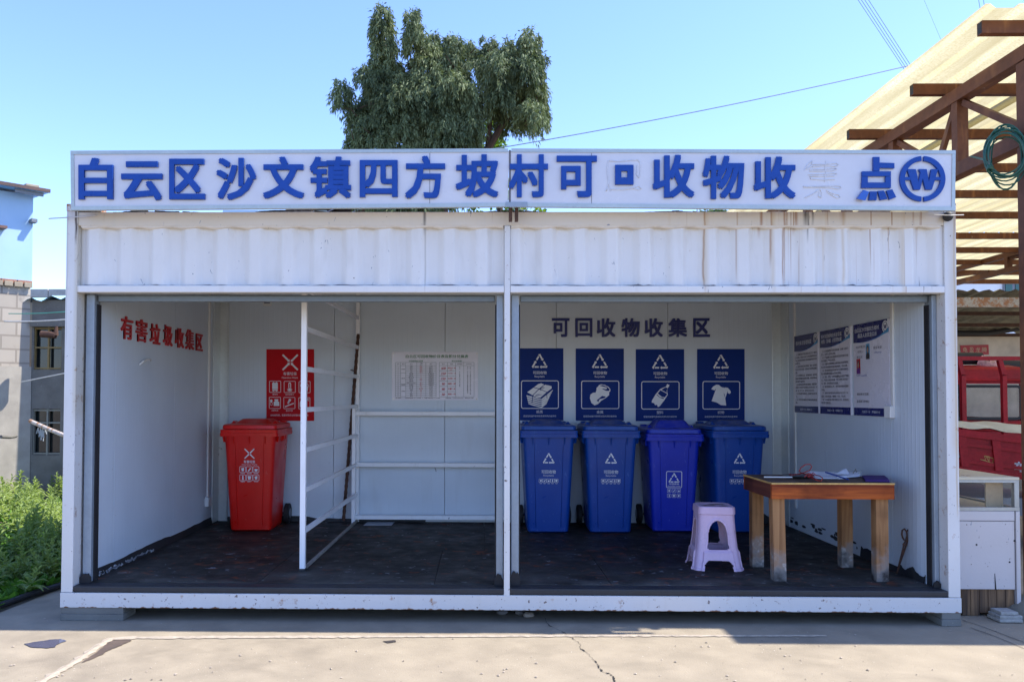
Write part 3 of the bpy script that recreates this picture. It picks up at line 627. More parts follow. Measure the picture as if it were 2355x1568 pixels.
# ================================================================ LETTERING ON THE INSIDE WALLS
XL, XR = -2.905, 2.912
wl = thing('wall_lettering', 'red raised foam characters across the left inside wall', 'lettering', at(370, 760, X=XL))
LW = lambda u, v, n=0: at(u, v, X=XL) + Vector((n, 0, 0))
FL = Fr((XL, 0, 0), (0, 1, 0), (0, 0, 1))
for t, a, b, c, d in (('有', 805, 1195, 888, 1368), ('害', 905, 1215, 985, 1385), ('垃', 1000, 1245, 1072, 1398), ('圾', 1090, 1255, 1155, 1410), ('收', 1170, 1275, 1232, 1422), ('集', 1240, 1285, 1300, 1435), ('区', 1310, 1315, 1358, 1442)):
    cv = lambda x: x / 1.682 / 1.7393; a, c = cv(a), cv(c); b, d = (550 + b / 1.682) / 1.7393, (550 + d / 1.682) / 1.7393; a += 1.5
    p0, p1 = LW(a, (b + d) / 2), LW(c, (b + d) / 2); zm = (LW((a + c) / 2, b).z + LW((a + c) / 2, d).z) / 2; hh = (d - b) / CF * ((p0.y + p1.y) / 2 + 5.45) * .9
    m = MB(); text(m, t, lambda x, y, n: FL.p(x, -y, n), box=(p0.y, -(zm + hh / 2), p1.y, -(zm - hh / 2)), bold=.015, n=.0005, thick=.012); part('letter', m, REDL, wl)
YB = D - .0005
bl_ = thing('wall_lettering', 'dark navy raised characters on the back wall above the blue posters', 'lettering', at(1450, 754, Y=D))
BW = lambda u, v, n=0: at(u, v, Y=YB) + Vector((0, -n, 0))
for t, a, c in (('可', 1269, 1309.5), ('回', 1323, 1362), ('收', 1372, 1415), ('物', 1429, 1471), ('收', 1482, 1524), ('集', 1537, 1579.5), ('区', 1594, 1632)):
    m = MB(); text(m, t, BW, box=(a, 732, c, 775), bold=.026, n=.0005, thick=.015); part('letter', m, NAVYL, bl_)

# ================================================================ POSTERS
def board(name, label, cat, P, x0, y0, x1, y1, mat, group=None, th=.006):
    """flat board whose top-left / bottom-right corners are the design points given; returns the root"""
    c = P((x0 + x1) / 2, (y0 + y1) / 2, 0); r = thing(name, label, cat, c, 0, group); nn = P(0, 0, 1) - P(0, 0, 0)
    m = MB().prism([P(x0, y0), P(x1, y0), P(x1, y1), P(x0, y1)], nn * th); part('board', m, mat, r); return r
def scaled(u0, v0, u1, v1, w_, h_, plane):
    """design units (0..w_, 0..h_) spread over the board the photograph shows between (u0,v0) and (u1,v1)"""
    return lambda px, py, n=0: plane(u0 + (u1 - u0) * px / w_, v0 + (v1 - v0) * py / h_, n)
N1 = .0068
def blue_poster(u0, u1, v0, v1, label, word, pic):
    P = scaled(u0, v0, u1, v1, 913, 1372, BW); r = board('recycling_poster', label, 'poster', P, 0, 0, 913, 1372, POST_B, 'blue recycling posters above the bins')
    m = MB(); recyc(m, P, 458, 275, 165, N1, .185); part('recycling_symbol', m, PRW, r)
    m = MB(); text(m, '可回收物', P, box=(330, 432, 592, 494), bold=.016, n=N1); text(m, 'Recyclable', P, box=(362, 516, 553, 562), n=N1); part('title', m, PRW, r)
    m = MB(); o = rr2(110, 618, 818, 1142, 34); stroke(m, P, o, 14, N1, True); part('picture_frame', m, PRW, r)
    m = MB(); k = MB(); pic(m, k, P); part('picture', m, PRW, r)
    if k.v: part('picture_detail', k, POST_B, r)
    m = MB(); text(m, word, P, box=(395, 1178, 520, 1235), bold=.004, n=N1); text(m, '适宜回收循环使用和资源利用的废弃物', P, box=(145, 1270, 772, 1306), n=N1); part('caption', m, PRW, r)
N2 = .0078
def pic_paper(m, k, P):
    X = lambda q: [(a - 0, b - 110) for a, b in q]
    poly(m, P, X([(220, 945), (345, 855), (430, 790), (490, 775), (545, 800), (640, 815), (685, 830), (690, 870), (590, 945), (470, 1050), (400, 1045), (320, 1000)]), N1)
    for i in range(5):
        y = 1000 + i * 36; poly(m, P, X([(205 + i * 9, y), (320, y + 28), (490, y + 75), (580, y + 5 - i * 6), (715 - i * 22, y - 105 + i * 10), (705 - i * 22, y - 78 + i * 10), (590, y + 25), (500, y + 96), (320, y + 52), (210 + i * 9, y + 24)]), N1)
    for q, w_ in (([(345, 855), (450, 880), (590, 940), (600, 1060)], 11), ([(555, 800), (450, 880), (330, 1000), (310, 1150)], 13), ([(450, 880), (520, 850), (555, 855), (520, 872), (460, 882)], 9), ([(455, 885), (480, 915), (490, 895)], 8), ([(380, 1000), (430, 985), (510, 990), (430, 1005), (375, 1020)], 9)): stroke(k, P, X(q), w_, N2)
def pic_can(m, k, P):
    X = lambda q: [(a - 1152, b - 115) for a, b in q]
    poly(m, P, X([(1590, 810), (1630, 795), (1700, 805), (1770, 840), (1808, 885), (1808, 925), (1785, 945), (1785, 1000), (1740, 1040), (1640, 1105), (1575, 1170), (1510, 1195), (1450, 1150), (1420, 1060), (1430, 990), (1480, 955), (1530, 950), (1545, 905), (1545, 865), (1585, 825)]), N1)
    poly(k, P, X([(1600, 818), (1660, 808), (1740, 838), (1795, 890), (1785, 922), (1720, 915), (1655, 885), (1665, 875), (1720, 888), (1745, 878), (1735, 850), (1690, 845), (1660, 835)]), N2)
    poly(k, P, X([(1650, 1015), (1728, 1028), (1690, 1060), (1610, 1075), (1585, 1110), (1595, 1135), (1545, 1105)]), N2)
def pic_bottle(m, k, P):
    s = 913 / 913; X = lambda q: [((a - 108), (b - 122)) for a, b in q]
    poly(m, P, X([(700, 785), (745, 808), (722, 850), (705, 870), (700, 930), (712, 990), (650, 1090), (560, 1210), (525, 1225), (508, 1180), (475, 1190), (450, 1150), (410, 1140), (410, 1105), (480, 985), (570, 880), (662, 840), (680, 830)]), N1)
    for q in ([(668, 848), (705, 862), (692, 915), (695, 955), (590, 895)], [(572, 903), (690, 968), (700, 985), (655, 1040), (600, 1030), (520, 965)], [(505, 980), (560, 1035), (640, 1050), (632, 1072), (560, 1045), (500, 995)]): poly(k, P, X(q), N2)
def pic_shirt(m, k, P):
    X = lambda q: [((a - 1272), (b - 122)) for a, b in q]
    poly(m, P, X([(1640, 800), (1690, 805), (1730, 840), (1800, 850), (1860, 860), (1910, 915), (1920, 950), (1900, 975), (1862, 960), (1860, 920), (1812, 1060), (1830, 1198), (1730, 1190), (1650, 1140), (1550, 1112), (1635, 875), (1605, 908), (1542, 885), (1580, 835)]), N1)
    stroke(k, P, X([(1715, 825), (1760, 852), (1810, 856)]), 9, N2); poly(k, P, X([(1778, 950), (1800, 985), (1812, 1060), (1795, 1010)]), N2)
blue_poster(1186, 1295.5, 801, 966.5, 'blue recycling poster with a tied stack of paper, beside the centre post', '纸类', pic_paper)
blue_poster(1324, 1434.5, 801.5, 967, 'blue recycling poster showing a crushed drink can', '金属', pic_can)
blue_poster(1462, 1573, 803, 968, 'blue recycling poster showing a plastic bottle', '塑料', pic_bottle)
blue_poster(1603, 1712, 802.5, 968, 'blue recycling poster showing a short sleeved shirt', '织物', pic_shirt)
# red poster
P = scaled(613, 803, 722.5, 967.5, 790, 1185, BW); r = board('hazard_poster', 'red hazardous waste poster on the back wall behind the white ladder frame', 'poster', P, 0, 0, 790, 1185, POST_R)
m = MB(); hazx(m, P, 395, 217, 128, N1); part('hazard_symbol', m, PRW, r)
m = MB(); text(m, '有害垃圾', P, box=(280, 376, 503, 432), bold=.014, n=N1); text(m, 'Hazardous Waste', P, box=(258, 453, 522, 485), n=N1); part('title', m, PRW, r)
def hazicon(m, k, P, i, x, y, s):
    T = lambda q: [(x + a * s, y + b * s) for a, b in q]
    stroke(m, P, T(rr2(0, 0, 100, 100, 6)), 4.2 * s, N1, True)
    if i == 0: poly(m, P, T(rr2(24, 15, 74, 72, 5)), N1); poly(m, P, T(rr2(24, 76, 74, 86, 3)), N1); [poly(m, P, T([(a, 8), (a + 12, 8), (a + 12, 15), (a, 15)]), N1) for a in (30, 56)]; [poly(m, P, T([(a, 86), (a + 8, 86), (a + 8, 92), (a, 92)]), N1) for a in (30, 60)]
    if i == 1:
        poly(m, P, T([(38, 60), (38, 22), (44, 10), (56, 10), (62, 22), (62, 60), (72, 72), (66, 88), (50, 94), (34, 88), (28, 72)]), N1); stroke(k, P, T([(50, 20), (50, 58)]), 8 * s, N2); stroke(k, P, T([(50 + 17 * math.cos(t), 74 + 15 * math.sin(t)) for t in [j * .628 for j in range(10)]]), 3 * s, N2, True)
    if i == 2: poly(m, P, T([(16, 44), (84, 44), (78, 84), (22, 84)]), N1); stroke(m, P, T([(12, 44), (18, 24), (36, 14), (60, 14), (80, 26), (90, 46)]), 4 * s, N1)
    if i == 3: poly(m, P, T(rr2(8, 20, 28, 46, 9)), N1); stroke(m, P, T(rr2(9, 46, 28, 72, 9)), 3 * s, N1, True); poly(m, P, T([(46, 18), (80, 18), (80, 28), (74, 34), (88, 42), (90, 78), (40, 78), (40, 42), (54, 34), (46, 28)]), N1)
    if i == 4: stroke(m, P, T([(10, 84), (90, 52)]), 9 * s, N1); stroke(m, P, T([(38, 56), (50, 26)]), 15 * s, N1); stroke(m, P, T([(50, 34), (57, 15)]), 20 * s, N1); stroke(k, P, T([(37, 46), (53, 50)]), 3 * s, N2)
    if i == 5: poly(m, P, T([(16, 30), (34, 18), (54, 22), (58, 40), (58, 84), (10, 84), (10, 44)]), N1); [stroke(m, P, T([(62, 16), (90, b)]), 3 * s, N1) for b in (12, 20, 30)]
m = MB(); k = MB(); cap = MB()
for i, (x, y, lab) in enumerate(((52, 527, '蓄电池'), (294, 530, '含汞温度计'), (540, 533, '油漆桶'), (48, 793, '过期药品'), (288, 796, '废旧灯管'), (536, 800, '杀虫剂'))):
    hazicon(m, k, P, i, x, y, 1.86); text(cap, lab, P, x=x + 92, y=y + 220, h=29, n=N1)
text(cap, '含有害物质，需要特殊安全处理的生活废弃物', P, box=(66, 1075, 696, 1108), n=N1)
part('icon', m, PRW, r); part('icon_detail', k, POST_R, r); part('caption', cap, PRW, r)
# price chart (design units: zoomed crop, board 108..2246 x 108..1300)
P = lambda px, py, n=0: BW((1550 + px / 6.197) / 1.7393, (1390 + py / 6.197) / 1.7393, n)
r = board('price_chart', 'white price table board with green print and red handwriting on back wall', 'notice board', P, 108, 108, 2246, 1300, BOARDW)
m = MB(); text(m, '白云区可回收物价目表及积分兑换表', P, box=(450, 178, 2005, 262), bold=.030, n=N1); text(m, '可回收物价目表', P, box=(528, 312, 882, 360), bold=.026, n=N1); text(m, '积分兑换表', P, box=(1590, 312, 1842, 360), bold=.026, n=N1); part('title', m, INKG, r)
m = MB(); GRD = M('grid_line', (.05, .09, .10), .5, 0, .05)
ys = [368, 446] + [446 + (1218 - 446) * i / 17 for i in range(1, 18)]
H = lambda y, a, b: stroke(m, P, [(a, y), (b, y)], 6, N1)
V = lambda x, a, b: stroke(m, P, [(x, a), (x, b)], 6, N1)
for i, y in enumerate(ys):
    if i in (0, 1, 18): H(y, 198, 1206)
    else: H(y, 198, 327); H(y, 452, 1206); (H(y, 327, 452) if i in (5, 11, 12) else None)
for x in (198, 327, 452, 727, 951, 1206): V(x, 368, 1218)
for y in (368, 446, 1218): H(y, 1285, 2146)
for i in range(1, 6): H(446 + 772 * i / 6, 1285, 1690)
for x in (1285, 1485, 1690, 1890, 2146): V(x, 368, 1218)
part('table_grid', m, GRD, r)
m = MB(); TX = lambda t, x, y, h, bold=.02: text(m, t, P, x=x, y=y, h=h, n=N1, bold=bold)
for t, x in (('序号', 264), ('类别', 392), ('品名', 590), ('备注', 1078), ('积分', 1385), ('奖品', 1588), ('季度抽奖', 1790), ('年终评优', 2018)): TX(t, x, 408, 34, bold=.008)
TX('价格', 840, 390, 30); TX('（元/斤）', 840, 424, 26)
for i in range(17):
    y = (ys[i + 1] + ys[i + 2]) / 2; TX(str(i + 1), 264, y, 30)
    TX(('纸箱', '报纸', '书本', '杂纸', '塑料瓶', '塑料盆', '塑料泡沫', '塑料布', '塑料袋', '各种生活类包装盒子', '玻璃瓶', '易拉罐', '铝合金', '废铜', '铝', '铁皮', '废铁')[i], 590, y, 32 if i != 9 else 25); TX('干燥(脏)扣' if 3 < i < 11 else '打包好' if i in (0, 11, 12, 13, 14, 15, 16) else '捆扎好', 1078, y, 30)
for t, a, b in (('废纸类', 1, 5), ('塑料类', 5, 11), ('玻璃类', 11, 12), ('金属类', 12, 18)): TX(t, 392, (ys[a] + ys[b]) / 2, 30)
for j, (x, t) in enumerate(((1790, '积分　以上的群众均可参与抽奖'), (1986, '积分　分以上的群众可参加年度美丽庭院评选'), (2054, '积分　分以上的群众可参加文明积分文明户评选'))):
    for i, ch in enumerate(t): (TX(ch, x, 490 + i * (36 if j == 0 else 33), 32) if ch != '　' else None)
text(m, '积分规则：1、可回收物回收1元=1分兑换；2、有害垃圾回收1斤1分兑换。　　　兑换时间：工作日17:30-20:30；周末9:00-17:00', P, box=(200, 1235, 2130, 1266), bold=.03, n=N1)
part('table_text', m, INK, r)
m = MB()
for i, t in enumerate(('0.5', '0.2', '0.3', '0.3', '1', '1', '1', '0.5', '1', '0.1', '0.1', '2', '0.25', '15', '2', '1', '1')): text(m, t, P, x=826, y=(ys[i + 1] + ys[i + 2]) / 2 + 8, h=50, n=N1, bold=.035, slant=.2)
for i, (a, b) in enumerate((('400', '菜籽油一桶'), ('250', '大米四斤一袋'), ('150', '洗洁精一桶'), ('90', '抽纸一提'), ('80', '牙膏一支'), ('50', '香皂一块'))):
    y = 446 + 772 * (i + .5) / 6; text(m, a, P, x=1380, y=y + 6, h=80, n=N1, bold=.035, slant=.2); text(m, b, P, x=1590, y=y, h=210 / len(b) * .95 if len(b) > 4 else 48, n=N1, bold=.035, slant=.12)
text(m, '（5升）', P, x=1575, y=562, h=36, n=N1, bold=.01); part('handwriting', m, INKR, r)
m = MB()
for x, y in ((148, 155), (2215, 152), (148, 1268), (2208, 1274)): m.prism([P(x + 17 * math.cos(t), y + 17 * math.sin(t), N1) for t in [j * .628 for j in range(10)]], (0, -.004, 0))
part('fixing_screw', m, M('screw_cap', (.72, .70, .62), .3, .3), r)
# three rule boards on the right wall; frame with a running towards the camera
def rule_board(ua, ub, label, title, draw, logo=True):
    y_far, y_near = at(ua, 850, X=XR).y, at(ub, 850, X=XR).y; zt, zb = 2.122, 1.380; wd = y_far - y_near; ht = zt - zb
    F = Fr((XR, y_far, zt), (0, -1, 0), (0, 0, 1)); S = ht / 1300.0; Wd = wd / S
    P = lambda px, py, n=0: F.p(px * S, -py * S, n)
    r = board('rule_board', label, 'notice board', P, 0, 0, Wd, 1300, BOARDW, 'white and blue notice boards on the right wall', .016)
    n1, n2, n3 = .0168, .0174, .018
    cv = lambda f, e: [(Wd * i / 24, f(i / 24) + e) for i in range(25)]
    f1 = lambda t: 205 + 70 * math.sin(math.pi * (1.05 - t) * .9) - 40 * t
    m = MB(); poly(m, P, [(Wd, 0)] [:0] + [(0, 0), (Wd, 0)] + cv(lambda t: 260 - 120 * t ** 2 + 20 * math.sin(3.1 * t), 0)[::-1], n1); part('header_band', m, NAVY, r)
    m = MB(); o = cv(lambda t: 258 - 120 * t ** 2 + 20 * math.sin(3.1 * t), 0); o2 = cv(lambda t: 258 - 96 * t ** 2 + 26 * math.sin(3.1 * t), 0); poly(m, P, o + o2[::-1], n2); part('header_wave', m, MIDB, r)
    m = MB(); o = [q for q in cv(lambda t: 262 - 150 * t ** 3 + 14 * math.sin(3.1 * t), 0) if q[0] > Wd * .55]; o2 = [q for q in cv(lambda t: 262 - 88 * t ** 2 + 6 * math.sin(3.1 * t), 0) if q[0] > Wd * .55]; poly(m, P, o + o2[::-1], n3); part('header_wave', m, CYANB, r)
    m = MB(); poly(m, P, [(0, 1190), (Wd, 1190), (Wd, 1300), (0, 1300)], n1); part('footer_band', m, NAVY, r)
    m = MB(); text(m, '垃圾分一分　环境美十分', P, box=(Wd * .25, 1228, Wd * .75, 1262), n=n2, bold=.008); part('footer_text', m, PRW, r); m = MB()
    if len(title) == 1: text(m, title[0], P, box=(Wd * .07, 92, Wd * .74, 164), n=n2, bold=.006)
    else: text(m, title[0], P, box=(Wd * .05, 58, Wd * .74, 122), n=n2, bold=.006); text(m, title[1], P, box=(Wd * (.06 if '（' in title[1] else .13), 138, Wd * (.74 if '（' in title[1] else .68), 202), n=n2, bold=.006)
    part('title', m, PRW, r)
    cx, cy, R = Wd - 92, 98, 82; ci = lambda rr, a, b: [(cx + rr * math.cos(rad(a + (b - a) * i / 20)), cy - rr * math.sin(rad(a + (b - a) * i / 20))) for i in range(21)]
    m = MB(); poly(m, P, ci(R, 0, 342), n2); poly(m, P, [(Wd - 40, 0), (Wd, 0), (Wd, 110), (Wd - 30, 90)], .0171); part('emblem_disc', m, PRW, r)
    m = MB(); stroke(m, P, ci(R * .70, 96, 264), 11, n3); stroke(m, P, ci(R * .70, -84, 84), 11, n3)
    poly(m, P, [(cx + a * R / 82, cy + b * R / 82) for a, b in ((-38, -26), (-14, -26), (-8, 8), (0, -16), (-6, -26), (12, -26), (18, 8), (24, -26), (40, -26), (24, 30), (8, 30), (0, 4), (-8, 30), (-22, 30))], n3); part('emblem', m, NAVY, r)
    draw(r, P, Wd, n1)
def para(lines, y0, dy, h):
    def f(r, P, Wd, n1):
        m = MB()
        for i, (t, ind, endf) in enumerate(lines): text(m, t, P, box=(Wd * (.09 if ind else .05), y0 + i * dy - h / 2, Wd * endf, y0 + i * dy + h / 2), n=n1, bold=.018)
        part('rule_text', m, INK, r)
    return f
A = [('（1）明确村级村干部负责村庄卫生工作，同时按', 1, .95), ('公共场所、按每30-100户/人的标准配置村庄保', 0, .95), ('洁员，保洁员负责本村公共区域道路的保洁及垃圾', 0, .95), ('的清理工作。', 0, .26), ('（2）保洁员对村庄的主要道路、河道、公共场所', 1, .95), ('的公共卫生进行保洁，保持村庄垃圾收集容器的', 0, .95), ('整洁。', 0, .14), ('（3）村庄要组织人员，及时清运垃圾，对村民投', 1, .95), ('放的分类收集后垃圾进行收集，并对定管站运', 0, .95), ('送环境进行规范管理。', 0, .46), ('（4）动员村民自觉的垃圾分类收集，加强垃圾分', 1, .95), ('类宣传；引导村民对房前屋后卫生进行清扫，开', 0, .95), ('展“三清一改”工作，保持村庄清洁有序。', 0, .84), ('（5）村民应遵守村规民约，共同维护良好的环境', 1, .95), ('卫生。', 0, .12), ('（6）不得在村庄道路及公共场所乱堆乱倒垃圾', 1, .95), ('废物。', 0, .13)]
B = [('（1）村可回收物及有害垃圾收集（存储）点实行', 1, .94), ('定人、定岗专人管理负责制。', 0, .54), ('（2）严格按照垃圾分类标准将垃圾及时进行分拣', 1, .94), ('并分类储存，严禁混杂收放。', 0, .53), ('（3）存储的可回收物及有害垃圾必须规范管理，', 1, .94), ('并记录可回收物及有害垃圾的收集、转运台账。', 0, .92), ('（4）室内照明设备及电路实行定期检查制度，', 1, .94), ('防止电路故障导致的火灾等安全事故。', 0, .72), ('（5）废纸、塑料、衣料等易燃物品存放处严禁烟', 1, .94), ('火，严禁在分拣间内吸烟；防止易燃垃圾造成火', 0, .94), ('灾，同时，室内应配备灭火设施。', 0, .62), ('（6）做好防寒防冻工作，避免冻胀导致的地面财', 1, .94), ('产损失。', 0, .17), ('（7）保持分拣间室内(外)及周边环境卫生干净、', 1, .94), ('整洁，无乱涂乱画、蜘蛛网、积尘、积水等。', 0, .86), ('（8）认真做好除“四害”的防治工作，定期对收', 1, .94), ('集站进行消毒消杀。', 0, .38)]
rule_board(1831, 1885.5, 'white notice board with one line title, farthest and narrowest on the right wall', ['农村保洁管理制度'], para(A, 320, 51, 36))
rule_board(1890, 1960, 'white notice board with two line title above dense rules, between two others', ['农村可回收物及有害垃圾', '收集（存储）点管理制度'], para(B, 322, 50.5, 36))
def staff(r, P, Wd, n1):
    m = MB()
    for t, x0, x1, y in (('村庄环境卫生', .07, .36, 330), ('负责人：', .12, .30, 395), ('保洁员：', .10, .28, 472), ('联系电话：', .58, .83, 365), ('保洁责任范围：', .09, .45, 1000), ('监督部门及电话：', .09, .45, 1100)): m = MB(); text(m, t, P, box=(Wd * x0, y - 19, Wd * x1, y + 19), n=n1, bold=.012); part('heading', m, INK, r)
    m = MB(); rr = random.Random(3)
    for x0, x1, y in ((.60, .80, 432), (.08, .20, 730), (.22, .38, 735)): stroke(m, P, [(Wd * (x0 + (x1 - x0) * i / 22), y + rr.uniform(-11, 11)) for i in range(23)], 6, n1)
    part('handwriting', m, INKB, r)
    for x0, y0, w_, h_, bg, sh2, hair in ((.37, 295, 112, 218, M('photo_sky_blue', (.12, .34, .55), .3, 0, .08), M('photo_dark_shirt', (.03, .025, .025), .4, 0, .1), M('photo_black', (.02, .018, .018), .4)), (.09, 495, 116, 216, M('photo_red', (.45, .015, .02), .3, 0, .08), M('photo_purple', (.13, .02, .22), .4, 0, .1), M('photo_black', (.02, .018, .018), .4))):
        x = Wd * x0; m = MB(); poly(m, P, [(x, y0), (x + w_, y0), (x + w_, y0 + h_), (x, y0 + h_)], n1 + .0004); ph = part('portrait_photo', m, bg, r)
        m = MB(); poly(m, P, [(x + 4, y0 + h_), (x + 10, y0 + h_ * .68), (x + 40, y0 + h_ * .58), (x + w_ - 40, y0 + h_ * .58), (x + w_ - 10, y0 + h_ * .68), (x + w_ - 4, y0 + h_)], n1 + .001); part('shirt', m, sh2, ph)
        m = MB(); poly(m, P, [(x + w_ / 2 + 31 * math.cos(t), y0 + h_ * .36 + 50 * math.sin(t)) for t in [j * .45 for j in range(14)]], n1 + .0014); part('hair', m, hair, ph)
        m = MB(); poly(m, P, [(x + w_ / 2 + 25 * math.cos(t), y0 + h_ * .41 + 42 * math.sin(t)) for t in [j * .45 for j in range(14)]] , n1 + .0018); poly(m, P, [(x + w_ / 2 - 12, y0 + h_ * .55), (x + w_ / 2 + 12, y0 + h_ * .55), (x + w_ / 2, y0 + h_ * .68)], n1 + .0018); part('face', m, M('photo_skin', (.42, .26, .18), .4, 0, .08), ph)
rule_board(1968, 2050, 'white notice board with two small portrait photos, nearest on the right wall', ['白云区沙文镇四方坡村', '保洁人员信息公示'], staff)

# ================================================================ SMALL FIXTURES ON THE WALLS
WPL = M('white_plastic', (.70, .70, .68), .4, 0, .05)
def trunk(label, u, v1, X, s, box=None):
    p = at(u, v1, X=X); r = thing('cable_trunking', label, 'cable trunking', (p.x, p.y, p.z), 0, 'white cable trunkings on the walls')
    part('channel', MB().bbox((X + s * .0005, p.y - .018, p.z), (X + s * .016, p.y + .018, 2.625), .003), WPL, r)
    if box: q = at(*box, X=X); part('socket_box', MB().bbox((X + s * .0005, q.y - .045, q.z - .045), (X + s * .04, q.y + .045, q.z + .045), .005), WPL, r)
trunk('white cable trunking with a socket box low on the left wall', 476, 1146, XL, 1, (474, 1153))
trunk('white cable trunking on the right wall running down behind the farthest notice board', 1832, 1168, XR, -1)
trunk('white cable trunking ending in a switch box beside the portrait notice board', 2056, 936, XR, -1, (2052, 947))
p = at(616, 694, Y=D); t = thing('wall_controller', 'small white box with grey face high on the back wall', 'switch box', p)
part('body', MB().bbox((p.x - .042, D - .03, p.z - .045), (p.x + .042, D - .001, p.z + .06), .004), WPL, t); part('face', MB().box((p.x - .03, D - .032, p.z - .02), (p.x + .03, D - .0305, p.z + .045)), M('dark_face', (.12, .14, .18), .3), t)
m = MB().tube([LW(319, 838, .005), LW(321, 831, .03), LW(328, 827, .035), LW(338, 826, .03), LW(345, 829, .005)], .008, 8); tag(m.build('wall_hook', WPL, smooth=True), 'small white curved handle on the left wall below red characters', 'hook')

# ================================================================ LADDER FRAME PARTITION
fp = at(696, 1312, Z=ZF); bp = at(817, 1203, Z=ZF); fx, fy = fp.x, fp.y; bx_, by_ = fx - .02, D - .03
pf = thing('ladder_frame', 'white steel ladder frame standing across the left bay floor to ceiling', 'partition frame', (fx, fy, ZF))
part('post', MB().bbox((fx - .020, fy - .020, ZF + .002), (fx + .020, fy + .020, 2.628), .003), WHITE_S, pf)
bx_ = at(822, 1000, Y=by_).x
part('post', MB().bbox((bx_ - .020, by_ - .02, ZF + .002), (bx_ + .020, by_ + .02, 2.628), .003), WHITE_S, pf)
for v in (662, 755, 848, 942, 1035, 1128, 1222):
    z = at(702, v, Y=fy).z; part('rung', MB().bar((fx, fy + .0205, z), (bx_, by_ - .0205, z), .022, .036), WHITE_S, pf)
part('floor_rail', MB().bar((fx + .005, fy + .0205, ZF + .012), (bx_, by_ - .0205, ZF + .012), .022, .02), M('worn_rail', (.30, .28, .25), .6, .2, .3, 9), pf)
part('tar_foot', MB().box((fx - .024, fy - .024, ZF + .001), (fx + .024, fy + .024, ZF + .02)), TAR, pf)
# rusty bar leaning beside the rack
a, b = at(790, 1197, Y=D - .08), at(824, 768, Y=D - .055); a.z = max(a.z, ZF + .005); m = MB(); N = 60; rr = random.Random(8)
m.tube([a.lerp(b, i / N) + Vector((0, 0, 0)) for i in range(N + 1)], [.016 + (.0025 if i % 2 else -.0015) for i in range(N + 1)], 8)
m.tube([a.lerp(b, .80), a.lerp(b, .80) + Vector((-.05, -.01, .012))], .006, 6)
tag(m.build('rusty_bar', RUST, smooth=True), 'dark rusty ribbed steel bar leaning on the back wall behind the ladder frame', 'steel bar')

# ================================================================ SHELF RACK
x0, x1 = at(808, 1100, Y=2.35).x, at(1158, 1100, Y=2.35).x; y0, y1 = 2.35, D - .06
fl = at(812, 1203, Z=ZF); y0 = fl.y; x0 = fl.x - .018; x1 = at(1162, 1100, Y=y0).x
rk = thing('shelf_rack', 'low white steel shelf rack with three empty shelves by the back wall', 'shelf', (x0, y0, ZF))
zt = at(812, 938, Y=y0).z
for x in (x0, x1):
    for y in (y0, y1): part('post', MB().bbox((x, y, ZF + .001), (x + .036, y + .036, zt), .003), WHITE_S, rk)
for v in (950, 1068, 1189):
    z = at(812, v, Y=y0).z
    s_ = part('shelf', MB().box((x0 + .0365, y0 + .0305, z + .006), (x1 - .0005, y1 + .030, z + .0165)) if v > 1000 else MB().box((x0 + .0365, y1 + .004, z - .012), (x1 - .0005, y1 + .03, z + .012)), WHITE_S, rk)
    MB().bbox((x0 + .0365, y0 + .002, z - .022), (x1 - .0005, y0 + .03, z + .018), .003).build('front_rail', WHITE_S, s_)
    m = MB(); [m.box((x + .003, y0 + .0365, z - .018), (x + .033, y1 - .0005, z + .014)) for x in (x0, x1)]; m.build('end_rail', WHITE_S, s_)
m = MB().tube([at(1000, 1075, Y=y0), at(1002, 1080, Y=y0) + Vector((0, .01, 0)), at(1003, 1084, Y=y0)], .003, 5); part('bent_wire', m, GREYD, rk)
m = MB(); c = [at(836, 1208, Z=ZF + .004), at(900, 1208, Z=ZF + .004), at(908, 1200, Z=ZF + .006), at(845, 1200, Z=ZF + .005)]; m.prism(c, (0, 0, .003))
tag(m.build('loose_sheet', M('old_paper', (.30, .33, .37), .6, 0, .1)), 'pale sheet lying on the dark floor under the rack', 'paper')

